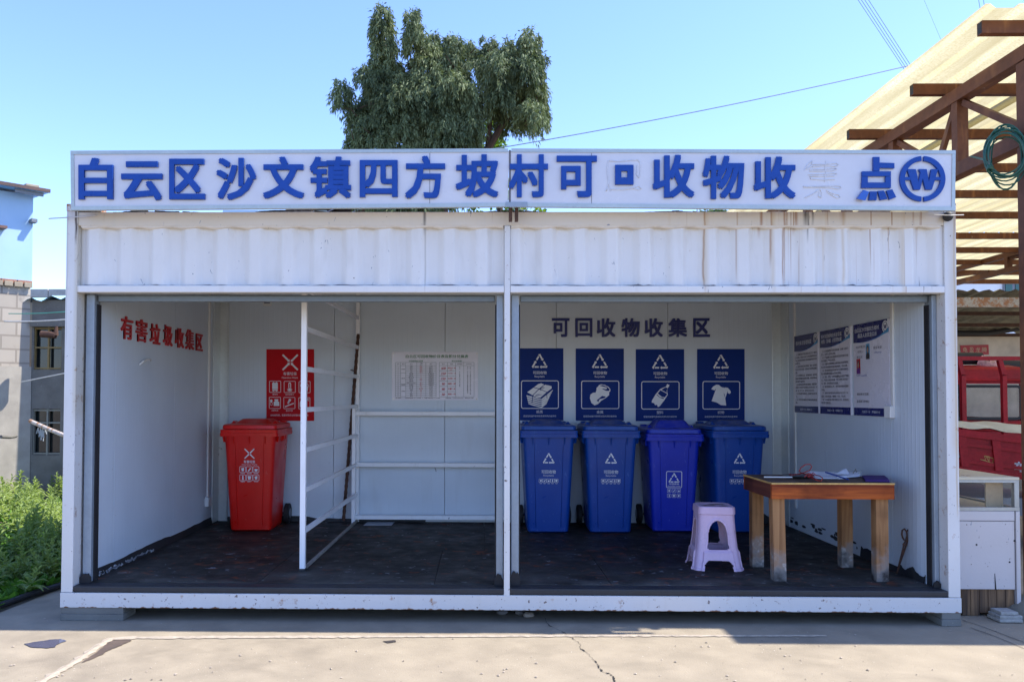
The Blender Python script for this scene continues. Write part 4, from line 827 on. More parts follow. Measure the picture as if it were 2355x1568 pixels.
# ================================================================ WHEELED BINS
def make_bin(name, label, col, kind, group=None, H=1.0, royal=False):
    r = thing(name, label, 'wheeled bin', group=group)
    secs = [(0, .35, .46, .03, .022), (.02, .385, .50, .0, .04), (.05, .392, .506, .0, .045), (.86 * H, .478, .585, -.052, .045), (.91 * H, .486, .592, -.055, .045)]
    m = MB(); m.loft([[(x, y, z) for x, y in rrect(w_, d_, rr_, 6, 0, yf + d_ / 2)] for z, w_, d_, yf, rr_ in secs])
    bd = m.build('body', col, r, smooth=40)
    m = MB()                                        # pressed centre panel lines and short ribs under the rim
    fy_ = lambda z: -.0005 - .055 * (z / (.91 * H))
    for x in (-.135, .135): m.loft([[(x * (.86 + .17 * z) - .0035, fy_(z) + .003, z), (x * (.86 + .17 * z), fy_(z) - .0035, z), (x * (.86 + .17 * z) + .0035, fy_(z) + .003, z)] for z in (.06, .3, .6, .86 * H)], False, False)
    for x in (-.15, 0, .15): m.prism([(x - .004, fy_(.9 * H) - .03, .915 * H), (x - .004, fy_(.82 * H) + .004, .915 * H), (x - .004, fy_(.82 * H), .835 * H)], (.008, 0, 0))
    for sx in (-1, 1): m.prism([(sx * .236, .02, .915 * H), (sx * .236, .02, .85 * H), (sx * .262, .0, .85 * H), (sx * .272, -.01, .915 * H)], (0, .02, 0)); m.prism([(sx * .236, .30, .915 * H), (sx * .236, .30, .84 * H), (sx * .268, .30, .87 * H), (sx * .272, .30, .915 * H)], (0, .03, 0)); m.prism([(sx * .236, .22, .915 * H), (sx * .236, .22, .84 * H), (sx * .268, .22, .87 * H), (sx * .272, .22, .915 * H)], (0, .03, 0))
    m.build('rib', col, bd)
    m = MB(); z0 = .905 * H
    m.loft([[(x, y, z) for x, y in rrect(w_, d_, .03, 5, 0, .245)] for z, w_, d_ in ((z0, .49, .60), (z0 + .001, .548, .672), (z0 + .034, .552, .676), (z0 + .036, .543, .666), (z0 + .066, .548, .672), (z0 + .068, .50, .62))])
    m.build('rim', col, r, smooth=30)
    z1 = z0 + .0695; m = MB()
    m.loft([[(x, y, z) for x, y in rrect(w_, d_, .05, 6, 0, .25)] for z, w_, d_ in ((z1, .50, .63), (z1 + .004, .522, .655), (z1 + .036, .515, .648), (z1 + .046, .49, .62), (z1 + .05, .44, .55))])
    ld = m.build('lid', col, r, smooth=38)
    m = MB(); yc = .27 if not royal else .20; hd = .042 if not royal else .075
    m.loft([[(x, y, z) for x, y in rrect(w_, d_, .03, 5, 0, yc)] for z, w_, d_ in ((z1 + .0475, .37, .40), (z1 + .05 + hd * .85, .27, .29), (z1 + .05 + hd, .25, .27))])
    m.build('lid_dome', col, ld, smooth=40)
    m = MB()
    for sx in (-1, 1):
        m.bbox((sx * .19 - .03, .50, z1 + .03), (sx * .19 + .03, .585, z1 + .068), .008); m.prism([(sx * .16, .12, z1 + .05), (sx * .225, .12, z1 + .05), (sx * .205, .13, z1 + .075)], (0, .10, 0))
    m.build('hinge_lug', col, ld)
    m = MB().tube([(-.20, .56, z0 + .03), (-.20, .615, z0 + .02), (.20, .615, z0 + .02), (.20, .56, z0 + .03)], .014, 8); m.build('handle', col, r, smooth=True)
    for sx in (-1, 1):
        m = MB(); m.loft([[(sx * x, .53 + q * math.cos(t), .101 + q * math.sin(t)) for t in [2 * math.pi * k / 24 for k in range(24)]] for x, q in ((.215, .088), (.22, .1), (.258, .1), (.263, .088))])
        wh = m.build('wheel', BLK, r, smooth=40)
        m = MB(); m.loft([[(sx * x, .53 + q * math.cos(t), .101 + q * math.sin(t)) for t in [2 * math.pi * k / 16 for k in range(16)]] for x, q in ((.2635, .05), (.270, .045))]); m.build('hub', GREYD, wh)
    m = MB().tube([(-.214, .53, .101), (.214, .53, .101)], .011, 8); m.build('axle', GREYD, r)
    up = Vector((0, -.055, .91 * H)).normalized(); F = Fr((0, -.0005, 0), (1, 0, 0), up); P = lambda x, y, n=0: F.p(x, y, n + .0008)
    Q = lambda x, y, n=0: P(x, -y, n)               # y measured downwards
    m = MB(); t = MB(); ic = MB(); q = .0016
    def sq(x, y, s, k):
        stroke(ic, Q, rr2(x, y, x + s, y + s, s * .1, 2), s * .07, q, True); rr = random.Random(k)
        sh_ = [[(.25, .3), (.75, .2), (.7, .75), (.35, .8)], [(.2, .75), (.65, .2), (.8, .35), (.4, .85)], [(.25, .4), (.8, .4), (.72, .8), (.3, .8)], [(.42, .15), (.62, .15), (.66, .85), (.38, .85)], [(.2, .25), (.4, .18), (.6, .25), (.82, .2), (.7, .8), (.3, .82)]][k % 5]
        poly(ic, Q, [(x + a * s, y + b * s) for a, b in sh_], q)
    if kind == 'haz':
        hazx(m, Q, 0, -.745, .047, q); text(t, '有害垃圾', Q, box=(-.054, -.682, .054, -.655), bold=.012, n=q); text(t, 'Hazardous Waste', Q, box=(-.072, -.648, .072, -.636), n=q)
        for j in range(6): sq(-.093 + (j % 3) * .063, -.622 + (j // 3) * .078, .056, j); text(ic, ('废电池', '废灯管', '油漆桶', '过期药', '温度计', '杀虫剂')[j], Q, x=-.065 + (j % 3) * .063, y=-.557 + (j // 3) * .078, h=.013, n=q)
    elif royal:
        stroke(m, Q, rr2(-.072, -.585, .072, -.43, .012, 4), .006, q, True); recyc(m, Q, 0, -.512, .056, q, .2); text(t, '可回收物', Q, box=(-.046, -.474, .046, -.457), bold=.012, n=q); text(t, 'Recyclable waste', Q, box=(-.06, -.450, .06, -.438), bold=.01, n=q)
        for j in range(6): sq(-.062 + (j % 3) * .045, -.418 + (j // 3) * .048, .034, j)
    else:
        recyc(m, Q, 0, -.70, .060, q, .2); text(t, '可回收物', Q, box=(-.067, -.602, .067, -.567), bold=.006, n=q); text(t, 'Recyclable', Q, box=(-.048, -.557, .048, -.538), n=q)
        for j in range(5): sq(-.09 + j * .0365, -.518, .034, j); text(ic, ('纸类', '塑料', '金属', '玻璃', '织物')[j], Q, x=-.073 + j * .0365, y=-.474, h=.011, n=q)
    m.build('symbol', PRW, r); t.build('lettering', PRW, r); ic.build('icon', PRW, r)
    return r
def put(o, u, v, rz): p = at(u, v, Z=ZF); o.location = (p.x, p.y, ZF); o.rotation_euler = (0, 0, rz)
o = make_bin('hazard_bin', 'red wheeled bin with closed lid near the left wall', RED_B, 'haz', 'wheeled bins'); put(o, 575, 1222, .02)
b1 = make_bin('recycling_bin', 'blue wheeled bin partly behind the centre post, under the paper poster', BLUE_B, 'rec', 'wheeled bins'); put(b1, 1261, 1226, 0)
dup(b1, at(1404, 1226.5, Z=ZF) , -.015, 'blue wheeled bin under the can poster, left of the brighter royal blue bin')
dup(b1, at(1698, 1226, Z=ZF), .05, 'blue wheeled bin under the shirt poster, half hidden by the wooden table')
o = make_bin('recycling_bin', 'brighter royal blue wheeled bin with framed symbol, behind the lilac stool', BLUE_B2, 'rec', 'wheeled bins', .965, True); put(o, 1549, 1224, -.03)

# ================================================================ LILAC PLASTIC STOOL
p = at(1657, 1313, Z=ZF); stl = thing('plastic_stool', 'lilac plastic stool with arched openings beside the wooden table', 'stool', (p.x + .004, p.y + .185, ZF), -.07)
def stool_shell():
    Hs = .462; m = MB(); nS, nZ = 60, 92
    def half(z):                                    # half width at height z, with the stepped skirt and the rim
        t = z / Hs; base = .176 - .046 * t - .008 * math.sin(math.pi * t)
        if z > Hs - .055: base += .006
        return base
    def inside(u, z):                               # openings, u in -1..1 across one side
        h = half(z); x = u * h
        ax = .082 - .02 * (z - .14) / .2
        if .15 < z < .365:
            if z < .275: return abs(x) < ax and z > .15 + max(0, (abs(x) - ax + .02)) * .6
            return (x / ax) ** 2 + ((z - .275) / .09) ** 2 < 1
        if z < .075: return abs(x) < .105 and not (z > .045 and abs(x) > .105 - (z - .045))
        return False
    grid = {}
    def pos(side, u, z):
        h = half(z); r = .045; x = u * h
        if abs(x) > h - r:                           # rounded corner
            a = (abs(x) - (h - r)) / r * math.pi / 4; xx = (h - r + r * math.sin(a)) * (1 if x > 0 else -1); yy = -(h - r + r * math.cos(a))
        else: xx, yy = x, -h
        k = 1.0
        if z < .145 and abs(x) < h - .05: yy -= .012 * min(1, (.145 - z) / .012)        # apron proud of the legs
        d = min(abs(abs(x) - (.082 - .02 * (z - .14) / .2)), 1)
        if .14 < z < .28 and d < .013: yy -= .0045                                            # raised lip round the arch
        if .275 <= z < .385 and abs(math.sqrt((x / .07) ** 2 + ((z - .275) / .097) ** 2) - 1) < .13: yy -= .0045
        if z < .016: yy -= .006; xx *= 1.03
        c, s_ = math.cos(side * math.pi / 2), math.sin(side * math.pi / 2); return (xx * c - yy * s_, xx * s_ + yy * c, z)
    for side in range(4):
        for off in (0, 1):
            o = len(m.v)
            for j in range(nZ + 1):
                for i in range(nS + 1):
                    q = Vector(pos(side, -1 + 2 * i / nS, Hs * j / nZ))
                    if off: q = Vector((q.x * .972, q.y * .972, q.z))
                    m.v.append(q[:])
            for j in range(nZ):
                for i in range(nS):
                    if inside(-1 + 2 * (i + .5) / nS, Hs * (j + .5) / nZ): continue
                    k = o + j * (nS + 1) + i; m.f.append((k, k + 1, k + nS + 2, k + nS + 1)); m.mi.append(0)
                    if not off:                      # walls of the openings
                        M_ = (nS + 1) * (nZ + 1)
                        for di, dj, e in ((-1, 0, (k, k + nS + 1)), (1, 0, (k + 1, k + nS + 2)), (0, -1, (k, k + 1)), (0, 1, (k + nS + 1, k + nS + 2))):
                            ii, jj = i + di, j + dj
                            if 0 <= ii < nS and (jj < 0 or (jj < nZ and inside(-1 + 2 * (ii + .5) / nS, Hs * (jj + .5) / nZ))): m.f.append((e[0], e[1], e[1] + M_, e[0] + M_)); m.mi.append(0)
    return m, Hs
m, Hs = stool_shell(); part('leg_shell', m, PURPLE, stl, smooth=45).matrix_parent_inverse = Matrix()
m = MB(); m.loft([[(x, y, z) for x, y in rrect(w_, w_, .05, 6)] for z, w_ in ((Hs - .004, .266), (Hs + .003, .262), (Hs + .006, .252), (Hs + .003, .235), (Hs + .0028, .02))])
part('seat', m, PURPLE, stl, smooth=40).matrix_parent_inverse = Matrix()
m = MB(); rr = random.Random(5)
for cx_, cy_, a_, b_ in ((-.05, -.045, .06, .03), (.03, .03, .07, .025), (.06, -.05, .04, .02)): m.add([(cx_ + a_ * math.cos(t) * rr.uniform(.6, 1.15), cy_ + b_ * math.sin(t) * rr.uniform(.5, 1.3), Hs + .0045) for t in [k * .449 for k in range(14)]], [tuple(range(14))])
part('worn_stain', m, M('worn_brown', (.16, .12, .10), .7, 0, .4, 30), stl).matrix_parent_inverse = Matrix()

# ================================================================ WOODEN TABLE AND WHAT LIES ON IT
WOODL = wood_mat('leg_pine', (.42, .225, .10), (.18, .085, .036), 2, rot=True)
WOODA = wood_mat('apron_red_wood', (.52, .125, .024), (.15, .03, .013), 0)
WOODS = wood_mat('apron_side_wood', (.15, .05, .03), (.06, .018, .014), 1)
TOPW = wood_mat('table_top_ply', (.16, .10, .075), (.07, .045, .035), 0); EDG = M('ply_edge_yellow', (.52, .33, .10), .55, 0, .25, 10)
f1 = at(1775, 1110, Y=.22); tx0 = f1.x; tx1 = at(2057, 1111, Y=.22).x; ty0, ty1, tz = .22, .83, f1.z
tb = thing('wooden_table', 'rough reddish wooden table with four square legs near the right wall', 'table', ((tx0 + tx1) / 2, (ty0 + ty1) / 2, ZF))
part('tabletop', MB().bbox((tx0 + .003, ty0 + .003, tz - .008), (tx1 - .003, ty1 - .003, tz + .001), .002), TOPW, tb)
m = MB(); m.box((tx0 - .002, ty0 - .003, tz - .010), (tx1 + .002, ty0 + .0025, tz + .0015)); m.box((tx0 - .003, ty0 + .0026, tz - .010), (tx0 + .0025, ty1, tz + .0015)); part('top_edge', m, EDG, tb)
part('apron', MB().bbox((tx0, ty0, tz - .112), (tx1, ty0 + .028, tz - .0105), .003), WOODA, tb)
part('apron', MB().bbox((tx0, ty1 - .028, tz - .112), (tx1, ty1, tz - .0105), .003), WOODA, tb)
part('apron', MB().bbox((tx0, ty0 + .0285, tz - .112), (tx0 + .028, ty1 - .0285, tz - .0105), .003), WOODS, tb); part('apron', MB().bbox((tx1 - .028, ty0 + .0285, tz - .112), (tx1, ty1 - .0285, tz - .0105), .003), WOODS, tb)
for i, (xa, ya) in enumerate(((tx0 + .012, ty0 + .029), (tx1 - .115, ty0 + .029), (tx0 + .029, ty1 - .115), (tx1 - .150, ty1 - .115))):
    s_ = .006 * (i % 2); m = MB(); m.loft([[(xa + a, ya + b, z) for a, b in ((0 + e, 0), (.085 + e, 0), (.085 + e, .075), (0 + e, .075))] for z, e in ((ZF, .012 if i == 0 else 0), (tz - .0105, 0))]); part('leg', m, WOODL, tb)
c = at(1836, 1099, Z=tz); pl = thing('metal_plate', 'dark grey shallow plate on the wooden table', 'plate', (c.x, c.y, tz))
m = MB(); n = 28; m.loft([[(c.x + q * math.cos(2 * math.pi * k / n), c.y + q * math.sin(2 * math.pi * k / n), tz + h) for k in range(n)] for q, h in ((.05, .0015), (.075, .003), (.11, .020), (.113, .022), (.108, .022), (.074, .007), (.01, .006))]); part('dish', m, M('plate_grey', (.10, .11, .12), .35, .3, .15), pl, smooth=40)
m = MB(); rr = random.Random(2)
for k in range(5): q = c + Vector((rr.uniform(-.05, .05), rr.uniform(-.05, .04), .013)); m.bbox(q - Vector((.03, .012, .004)), q + Vector((.03, .012, .012)), .004)
part('odds_and_ends', m, M('dark_junk', (.05, .045, .045), .5, 0, .3), pl)
m = MB(); o = [(1858, 1096), (1870, 1100), (1880, 1104), (1888, 1106), (1892, 1099), (1885, 1094), (1872, 1091), (1858, 1090), (1845, 1088), (1838, 1083), (1842, 1075), (1852, 1068), (1863, 1067), (1867, 1073), (1862, 1081), (1850, 1086), (1835, 1090), (1820, 1092), (1815, 1089)]
m.tube([at(u, v, Y=c.y + (.02 if v < 1085 else -.02)) if v < 1088 else at(u, v, Z=tz + .024) for u, v in o], .0035, 6)
for k in range(6): q = at(1850 + k * 3, 1097 - (k % 3) * 3, Z=tz + .026); m.tube([q, q + Vector((.02, .01, .015)), q + Vector((.03, -.01, 0))], .003, 5)
tag(m.build('tangled_string', M('red_cord', (.42, .02, .015), .5), smooth=True), 'tangled red string lying over the plate on the table', 'string')
a, b = at(1757, 1096.5, Z=tz + .022), at(1822, 1097, Z=tz + .026); m = MB().tube([a, b], .005, 6); tag(m.build('white_stick', WPL), 'thin white stick resting on the grey plate rim', 'stick')
PAPER = M('paper_white', (.74, .74, .78), .6, 0, .03)
def sheet(q, thick, name, label, mat, lift=()):
    m = MB(); n = 8; A, B, C_, D_ = [Vector(x) for x in q]; T = []
    for j in range(n + 1):
        for i in range(n + 1):
            u, v = i / n, j / n; x = A.lerp(B, u).lerp(D_.lerp(C_, u), v); h = 0
            for (cu, cv_, am, sg_) in lift: h += am * math.exp(-((u - cu) ** 2 + (v - cv_) ** 2) / sg_)
            T.append(x + Vector((0, 0, h)))
    N = (n + 1) ** 2; m.add(T + [x + Vector((0, 0, thick)) for x in T], [(j * (n + 1) + i, j * (n + 1) + i + 1, (j + 1) * (n + 1) + i + 1, (j + 1) * (n + 1) + i) for j in range(n) for i in range(n)] + [(N + j * (n + 1) + i, N + j * (n + 1) + i + 1, N + (j + 1) * (n + 1) + i + 1, N + (j + 1) * (n + 1) + i) for j in range(n) for i in range(n)]
          + [(i, i + 1, N + i + 1, N + i) for i in range(n)] + [(n * (n + 1) + i, n * (n + 1) + i + 1, N + n * (n + 1) + i + 1, N + n * (n + 1) + i) for i in range(n)] + [(i * (n + 1), (i + 1) * (n + 1), N + (i + 1) * (n + 1), N + i * (n + 1)) for i in range(n)] + [(i * (n + 1) + n, (i + 1) * (n + 1) + n, N + (i + 1) * (n + 1) + n, N + i * (n + 1) + n) for i in range(n)])
    return tag(m.build(name, mat, smooth=50), label, 'paper')
Zt = lambda u, v, h=.002: at(u, v, Z=tz + h)
sheet([Zt(1876, 1100), Zt(1948, 1101), Zt(1930, 1088), Zt(1855, 1089.5)], .004, 'paper_sheet', 'white paper sheet curling at one edge, lying on the table', PAPER, [(.1, .9, .02, .08), (.6, .95, .012, .1)])
sheet([Zt(1925, 1099, .008), Zt(1978, 1096, .008), Zt(1980, 1087, .008), Zt(1932, 1088, .008)], .01, 'paper_sheet', 'folded white papers stacked behind the blue pen on the table', PAPER, [(.95, .5, .015, .1)])
q = [Zt(1922, 1090, .03), Zt(1954, 1090, .022), at(1946, 1077, Y=ty1 - .1), at(1935, 1081, Y=ty1 - .1)]; sheet(q, .0015, 'paper_sheet', 'crumpled white paper standing up at a slant on the stack', PAPER, [(.5, .5, .012, .1)])
m = MB().tube([Zt(1899, 1085.5, .032), Zt(1950, 1102, .016)], .006, 8); m.tube([Zt(1950, 1102, .016), Zt(1953, 1103, .015)], [.005, .001], 6); tag(m.build('blue_pen', M('pen_blue', (.015, .06, .30), .3)), 'slim blue pen lying diagonally across white papers', 'pen')
m = MB().tube([at(1962, 1088, Y=ty1 - .15), at(1968, 1078, Y=ty1 - .15), at(1970, 1086, Y=ty1 - .15)], .003, 5).tube([at(1972, 1090, Y=ty1 - .15), at(1982, 1082, Y=ty1 - .15)], .003, 5); tag(m.build('paper_clip', M('clip_metal', (.3, .28, .2), .35, .8)), 'bent metal clip holding the folded papers', 'clip')
sheet([Zt(1990, 1107), Zt(2046, 1108.5), Zt(2034, 1097), Zt(1982, 1097)], .014, 'purple_cloth', 'folded dark purple cloth on the right of the table', M('cloth_purple', (.045, .012, .12), .8, 0, .25, 30), [(.3, .6, .012, .08), (.75, .4, .01, .06)])['category'] = 'cloth'
# rusty fire tongs leaning on the right wall
xw = XR - .03
tg = thing('fire_tongs', 'rusty iron fire tongs leaning on the right wall beside the table', 'tongs', at(2066, 1322, Z=ZF))
a = at(2064, 1318, Z=ZF + .01); a.x = min(a.x, XR - .06); yt = .42
for k, du in ((0, 0), (1, 4)):
    pts = [a + Vector((.004 * k, .012 * k, 0)), at(2076 + du, 1265, Y=yt), at(2079 + du * 1.5, 1250, Y=yt + .01)]
    e = 1 if k else -1
    lp = [at(2085 + 5 * e + x, y, Y=yt + .015 * k) for x, y in ((-3 * e, 1243), (-6 * e + (2 if k else 0), 1232), (-5 * e, 1222), (0, 1215.5), (5 * e, 1219), (6 * e, 1228), (4 * e, 1236), (0, 1242))]
    part('arm', MB().tube(pts + lp, .006, 7), RUST, tg, smooth=True)
part('pivot', MB().tube([at(2079, 1252, Y=yt - .01), at(2081, 1252, Y=yt + .02)], .011, 8), RUST, tg)

# ================================================================ TREES
def blades(mb, bases, dirs, lens, wid, seed):
    """many single leaf blades: base points, unit directions, lengths"""
    r = np.random.default_rng(seed); n = len(bases)
    side = np.cross(dirs, r.normal(size=(n, 3))); side /= np.linalg.norm(side, axis=1)[:, None] + 1e-9
    wv_ = (wid * r.uniform(.6, 1.3, n))[:, None]; mid = bases + dirs * (lens * .45)[:, None]; tip = bases + dirs * lens[:, None] + np.array([0, 0, -1.]) * (lens * .18)[:, None]
    V = np.stack([bases, mid + side * wv_, tip, mid - side * wv_], 1).reshape(-1, 3); o = len(mb.v)
    mb.v += V.tolist(); mb.f += [(o + 4 * i, o + 4 * i + 1, o + 4 * i + 2, o + 4 * i + 3) for i in range(n)]; mb.mi += [0] * n
def crown(ells, Y, conv, mpp, tuft_n, per, blen, bw, droop, tl_, seed, spread=.6):
    r = np.random.default_rng(seed); mb = MB(); area = np.array([e[2] * e[3] for e in ells], float); cnt = np.maximum(6, (tuft_n * area / area.sum()).astype(int)); B = []; Dd = []
    for (ex, ey, rx, ry), c in zip(ells, cnt):
        u, v = conv(ex, ey); ctr = np.array(at(u, v, Y=Y)) + np.array([0, r.uniform(-.5, .5), 0]) * spread; R = np.array([rx * mpp, (rx + ry) / 2 * mpp * 1.0 + .1, ry * mpp])
        d = r.normal(size=(c, 3)); d /= np.linalg.norm(d, axis=1)[:, None]; rad_ = r.uniform(.25, 1, c) ** .45
        p = ctr + d * R * (np.where(r.random(c) < .07, r.uniform(1.0, 1.3, c), rad_ * .93))[:, None]
        ax = d * np.array([.8, .8, .35]) + np.array([0, 0, .25]); ax /= np.linalg.norm(ax, axis=1)[:, None]
        for q, a in zip(p, ax):
            L_ = tl_ * r.uniform(.6, 1.25); t = r.uniform(0, 1, per)
            path = q + a * (L_ * .45 * t)[:, None] + np.array([0, 0, -1.]) * (droop * L_ * t ** 2)[:, None] + r.normal(size=(per, 3)) * (L_ * .17) * (1 - .4 * t)[:, None]
            dr = a * .35 + r.normal(size=(per, 3)) * .38 + np.array([0, 0, -1.]) * (droop * (.5 + .8 * t))[:, None]; dr /= np.linalg.norm(dr, axis=1)[:, None]; B.append(path); Dd.append(dr)
    B = np.concatenate(B); Dd = np.concatenate(Dd); blades(mb, B, Dd, blen * r.uniform(.6, 1.3, len(B)), bw, seed + 1); return mb
CYP = [(645, 190, 55, 100), (640, 340, 95, 150), (580, 560, 110, 180), (700, 640, 130, 180), (922, 230, 50, 85), (930, 350, 80, 120), (1090, 330, 100, 120), (1240, 290, 55, 75), (1290, 420, 50, 90), (1050, 560, 200, 190), (1270, 600, 130, 150),
       (1425, 400, 60, 90), (1600, 430, 110, 130), (1790, 430, 150, 135), (1950, 400, 75, 100), (1680, 640, 190, 190), (1930, 650, 160, 220), (2040, 850, 90, 230), (1800, 870, 190, 190), (1950, 1060, 110, 100), (1680, 880, 140, 120),
       (285, 850, 60, 110), (400, 950, 110, 140), (540, 880, 130, 210), (760, 900, 200, 260), (1000, 900, 220, 250), (1250, 850, 220, 230), (1400, 930, 120, 150), (390, 1250, 85, 105), (540, 1180, 150, 180), (800, 1250, 200, 200), (1050, 1200, 200, 180), (1250, 1200, 190, 180), (500, 730, 60, 80), (1420, 1180, 90, 150), (900, 1550, 420, 300), (830, 1830, 330, 260)]
cvc = lambda x, y: ((1250 + (x * .985 + 12) / 2.24) / 1.7393, (y * .985 + 40) / 2.24 / 1.7393)
YT = 10.0; mpp = (YT + 5.45) / CF / 2.24 / 1.7393
tp = at(1010, 700, Y=YT); tree = thing('cypress_tree', 'tall dark green weeping cypress tree rising behind the sign', 'tree', (tp.x, YT, 0))
part('crown', crown(CYP, YT, cvc, mpp, 4300, 50, .092, .0120, .95, .25, 11, 1.0), leaf_mat('cypress_foliage', (.036, .062, .034), (.24, .29, .145), .18), tree)
BARK = M('bark_brown', (.075, .045, .03), .9, 0, .35, 9, .02, 14); m = MB()
m.tube([(tp.x, YT, 0), (tp.x + .05, YT, 2.2), (tp.x + .1, YT, 4), (tp.x, YT + .1, 6), (tp.x - .6, YT, 8)], [.26, .2, .15, .1, .03], 10)
for q in ([(1080, 1900), (1300, 1500), (1500, 1420), (1580, 1310), (1600, 1080), (1650, 850), (1750, 600)], [(1200, 1700), (1590, 1310), (1720, 1085), (1850, 950), (1950, 800)], [(1500, 1420), (1480, 1150), (1450, 900)], [(900, 1400), (700, 900), (640, 300)], [(950, 1300), (950, 700), (925, 250)]):
    P_ = [at(*cvc(a, b), Y=YT) for a, b in q]; m.tube(P_, [.10 * (1 - .8 * i / (len(P_) - 1)) for i in range(len(P_))], 7)
for k in range(60):
    e_ = rnd.choice(CYP[10:33]); a, b = e_[0] + rnd.uniform(-.3, .3) * e_[2], e_[1] + rnd.uniform(-.1, .5) * e_[3]; p_ = at(*cvc(a, b), Y=YT - .2); m.tube([p_, p_ + Vector((rnd.uniform(-.2, .2), rnd.uniform(-.45, .1), rnd.uniform(.0, .12)))], [.014, .005], 5)
part('trunk', m, BARK, tree, smooth=True)
idv = lambda x, y: (x, y)
t2 = thing('leafy_tree', 'bright green broadleaf tree peeping out behind the cypress trunk', 'tree', at(1150, 700, Y=13))
def rnd_leaves(ells, Y, mppx, n, L_, wd, seed):
    r = np.random.default_rng(seed); mb = MB()
    for ex, ey, rx, ry in ells:
        c = int(n * rx * ry / sum(e[2] * e[3] for e in ells)); ctr = np.array(at(ex, ey, Y=Y)); d = r.normal(size=(c, 3)); d /= np.linalg.norm(d, axis=1)[:, None]
        cl = r.normal(size=(max(3, c // 25), 3)); cl /= np.linalg.norm(cl, axis=1)[:, None]; cl *= r.uniform(.2, 1, len(cl))[:, None] ** .5; k = r.integers(0, len(cl), c)
        p = ctr + (cl[k] + d * .16) * np.array([rx * mppx, rx * mppx, ry * mppx]); dd = r.normal(size=(c, 3)) + np.array([0, 0, -.5]); dd /= np.linalg.norm(dd, axis=1)[:, None]
        blades(mb, p, dd, L_ * r.uniform(.7, 1.3, c), wd, seed + int(ex))
    return mb
mp13 = (13 + 5.45) / CF
part('crown', rnd_leaves([(1128, 315, 34, 60), (1145, 400, 60, 50), (1190, 488, 62, 48), (1110, 520, 60, 50)], 13, mp13, 2600, .10, .035, 5), leaf_mat('bright_leaf', (.08, .16, .02), (.20, .30, .04), .5), t2)
q = at(1150, 480, Y=13); part('trunk', MB().tube([(q.x, 13, 0), (q.x, 13, 3), q, at(1135, 380, Y=13), at(1128, 300, Y=13)], [.12, .1, .07, .05, .02], 8), BARK, t2, smooth=True)
t3 = thing('distant_tree', 'small hazy green tree far behind the roof beside the lattice pylon', 'tree', at(1640, 880, Y=40)); mp40 = 45.45 / CF
part('crown', rnd_leaves([(1605, 500, 26, 14), (1640, 497, 32, 16), (1675, 503, 28, 16), (1640, 540, 60, 34)], 40, mp40, 3800, .22, .06, 8), leaf_mat('distant_leaf', (.05, .09, .03), (.12, .19, .06), .3), t3)
q = at(1640, 560, Y=40); part('trunk', MB().tube([(q.x, 40, 0), q, at(1645, 505, Y=40)], [.3, .2, .06], 7), BARK, t3)
py = thing('lattice_pylon', 'grey steel lattice pylon far behind the shelter roof', 'pylon', at(1622, 880, Y=48)); m = MB(); STL = M('galv_steel', (.42, .46, .50), .5, .5, .1)
c = at(1622, 500, Y=48).x; hw = .42
for i in range(9):
    z0_, z1_ = i * 1.6, (i + 1) * 1.6
    for sx, sy in ((-1, -1), (1, -1), (1, 1), (-1, 1)):
        m.bar((c + sx * hw, 48 + sy * hw, z0_), (c + sx * hw, 48 + sy * hw, z1_), .07)
    for sy in (-1, 1): m.bar((c - hw, 48 + sy * hw, z0_), (c + hw, 48 + sy * hw, z1_), .05); m.bar((c + hw, 48 + sy * hw, z0_), (c - hw, 48 + sy * hw, z1_), .05); m.bar((c - hw, 48 + sy * hw, z1_), (c + hw, 48 + sy * hw, z1_), .05)
part('lattice', m, STL, py)

# ================================================================ BACKGROUND BUILDINGS BEHIND
YB2 = 15.0; a, b = at(512, 490, Y=YB2), at(868, 490, Y=YB2); bz = 6.3
bk = thing('metal_building', 'pale blue and white metal clad building glimpsed under the sign', 'building', ((a.x + b.x) / 2, YB2 + 2, 0))
PALEB = M('pale_blue_sheet', (.45, .62, .76), .5, .1, .05, .6); WHS = M('white_sheet', (.70, .74, .78), .5, 0, .05)
mid = at(752, 490, Y=YB2).x
m = MB(); x = a.x
while x < mid - .05: m.box((x + .006, YB2, 0), (min(x + .92, mid) - .006, YB2 + 4, bz)); x += .92
part('wall', m, PALEB, bk); part('wall', MB().box((mid, YB2 + .02, 0), (b.x, YB2 + 4, bz - .2)), WHS, bk)
part('roof', MB().prism([(a.x - .6, YB2 - .5, 5.05), (mid, YB2 - .5, bz + .35), (b.x + .4, YB2 - .5, bz + .05), (b.x + .4, YB2 - .5, bz - .1), (mid, YB2 - .5, bz + .15), (a.x - .6, YB2 - .5, 4.85)], (0, 5, 0)), M('roof_brown', (.16, .12, .10), .7, 0, .2), bk)
part('downpipe', MB().tube([(a.x + .05, YB2 - .07, 0), (a.x + .05, YB2 - .07, 4.9)], .05, 8), WHS, bk)
q = at(885, 490, Y=12.5); tag(MB().tube([(q.x, 12.5, 0), (q.x, 12.5, 6.6)], [.11, .085], 12).build('utility_pole', M('pole_concrete', (.50, .50, .49), .8, 0, .1), smooth=True), 'pale concrete utility pole seen in the gap under the sign', 'pole')
def wire(name, label, P_, r=.008, sag=.0, col=None, grp=None):
    A_, B_ = Vector(P_[0]), Vector(P_[1]); n = 24; m = MB().tube([A_.lerp(B_, i / n) - Vector((0, 0, 4 * sag * (i / n) * (1 - i / n))) for i in range(n + 1)], r, 5)
    return tag(m.build(name, col or WIRE), label, 'wire', grp)
WIRE = M('wire_grey_blue', (.17, .20, .30), .5, 0, .1)
wire('overhead_wire', 'single overhead wire sloping up from the sign to the shed roof', (at(1080, 352, Y=12.6), at(2160, 135, Y=12.6)), .011, .10)
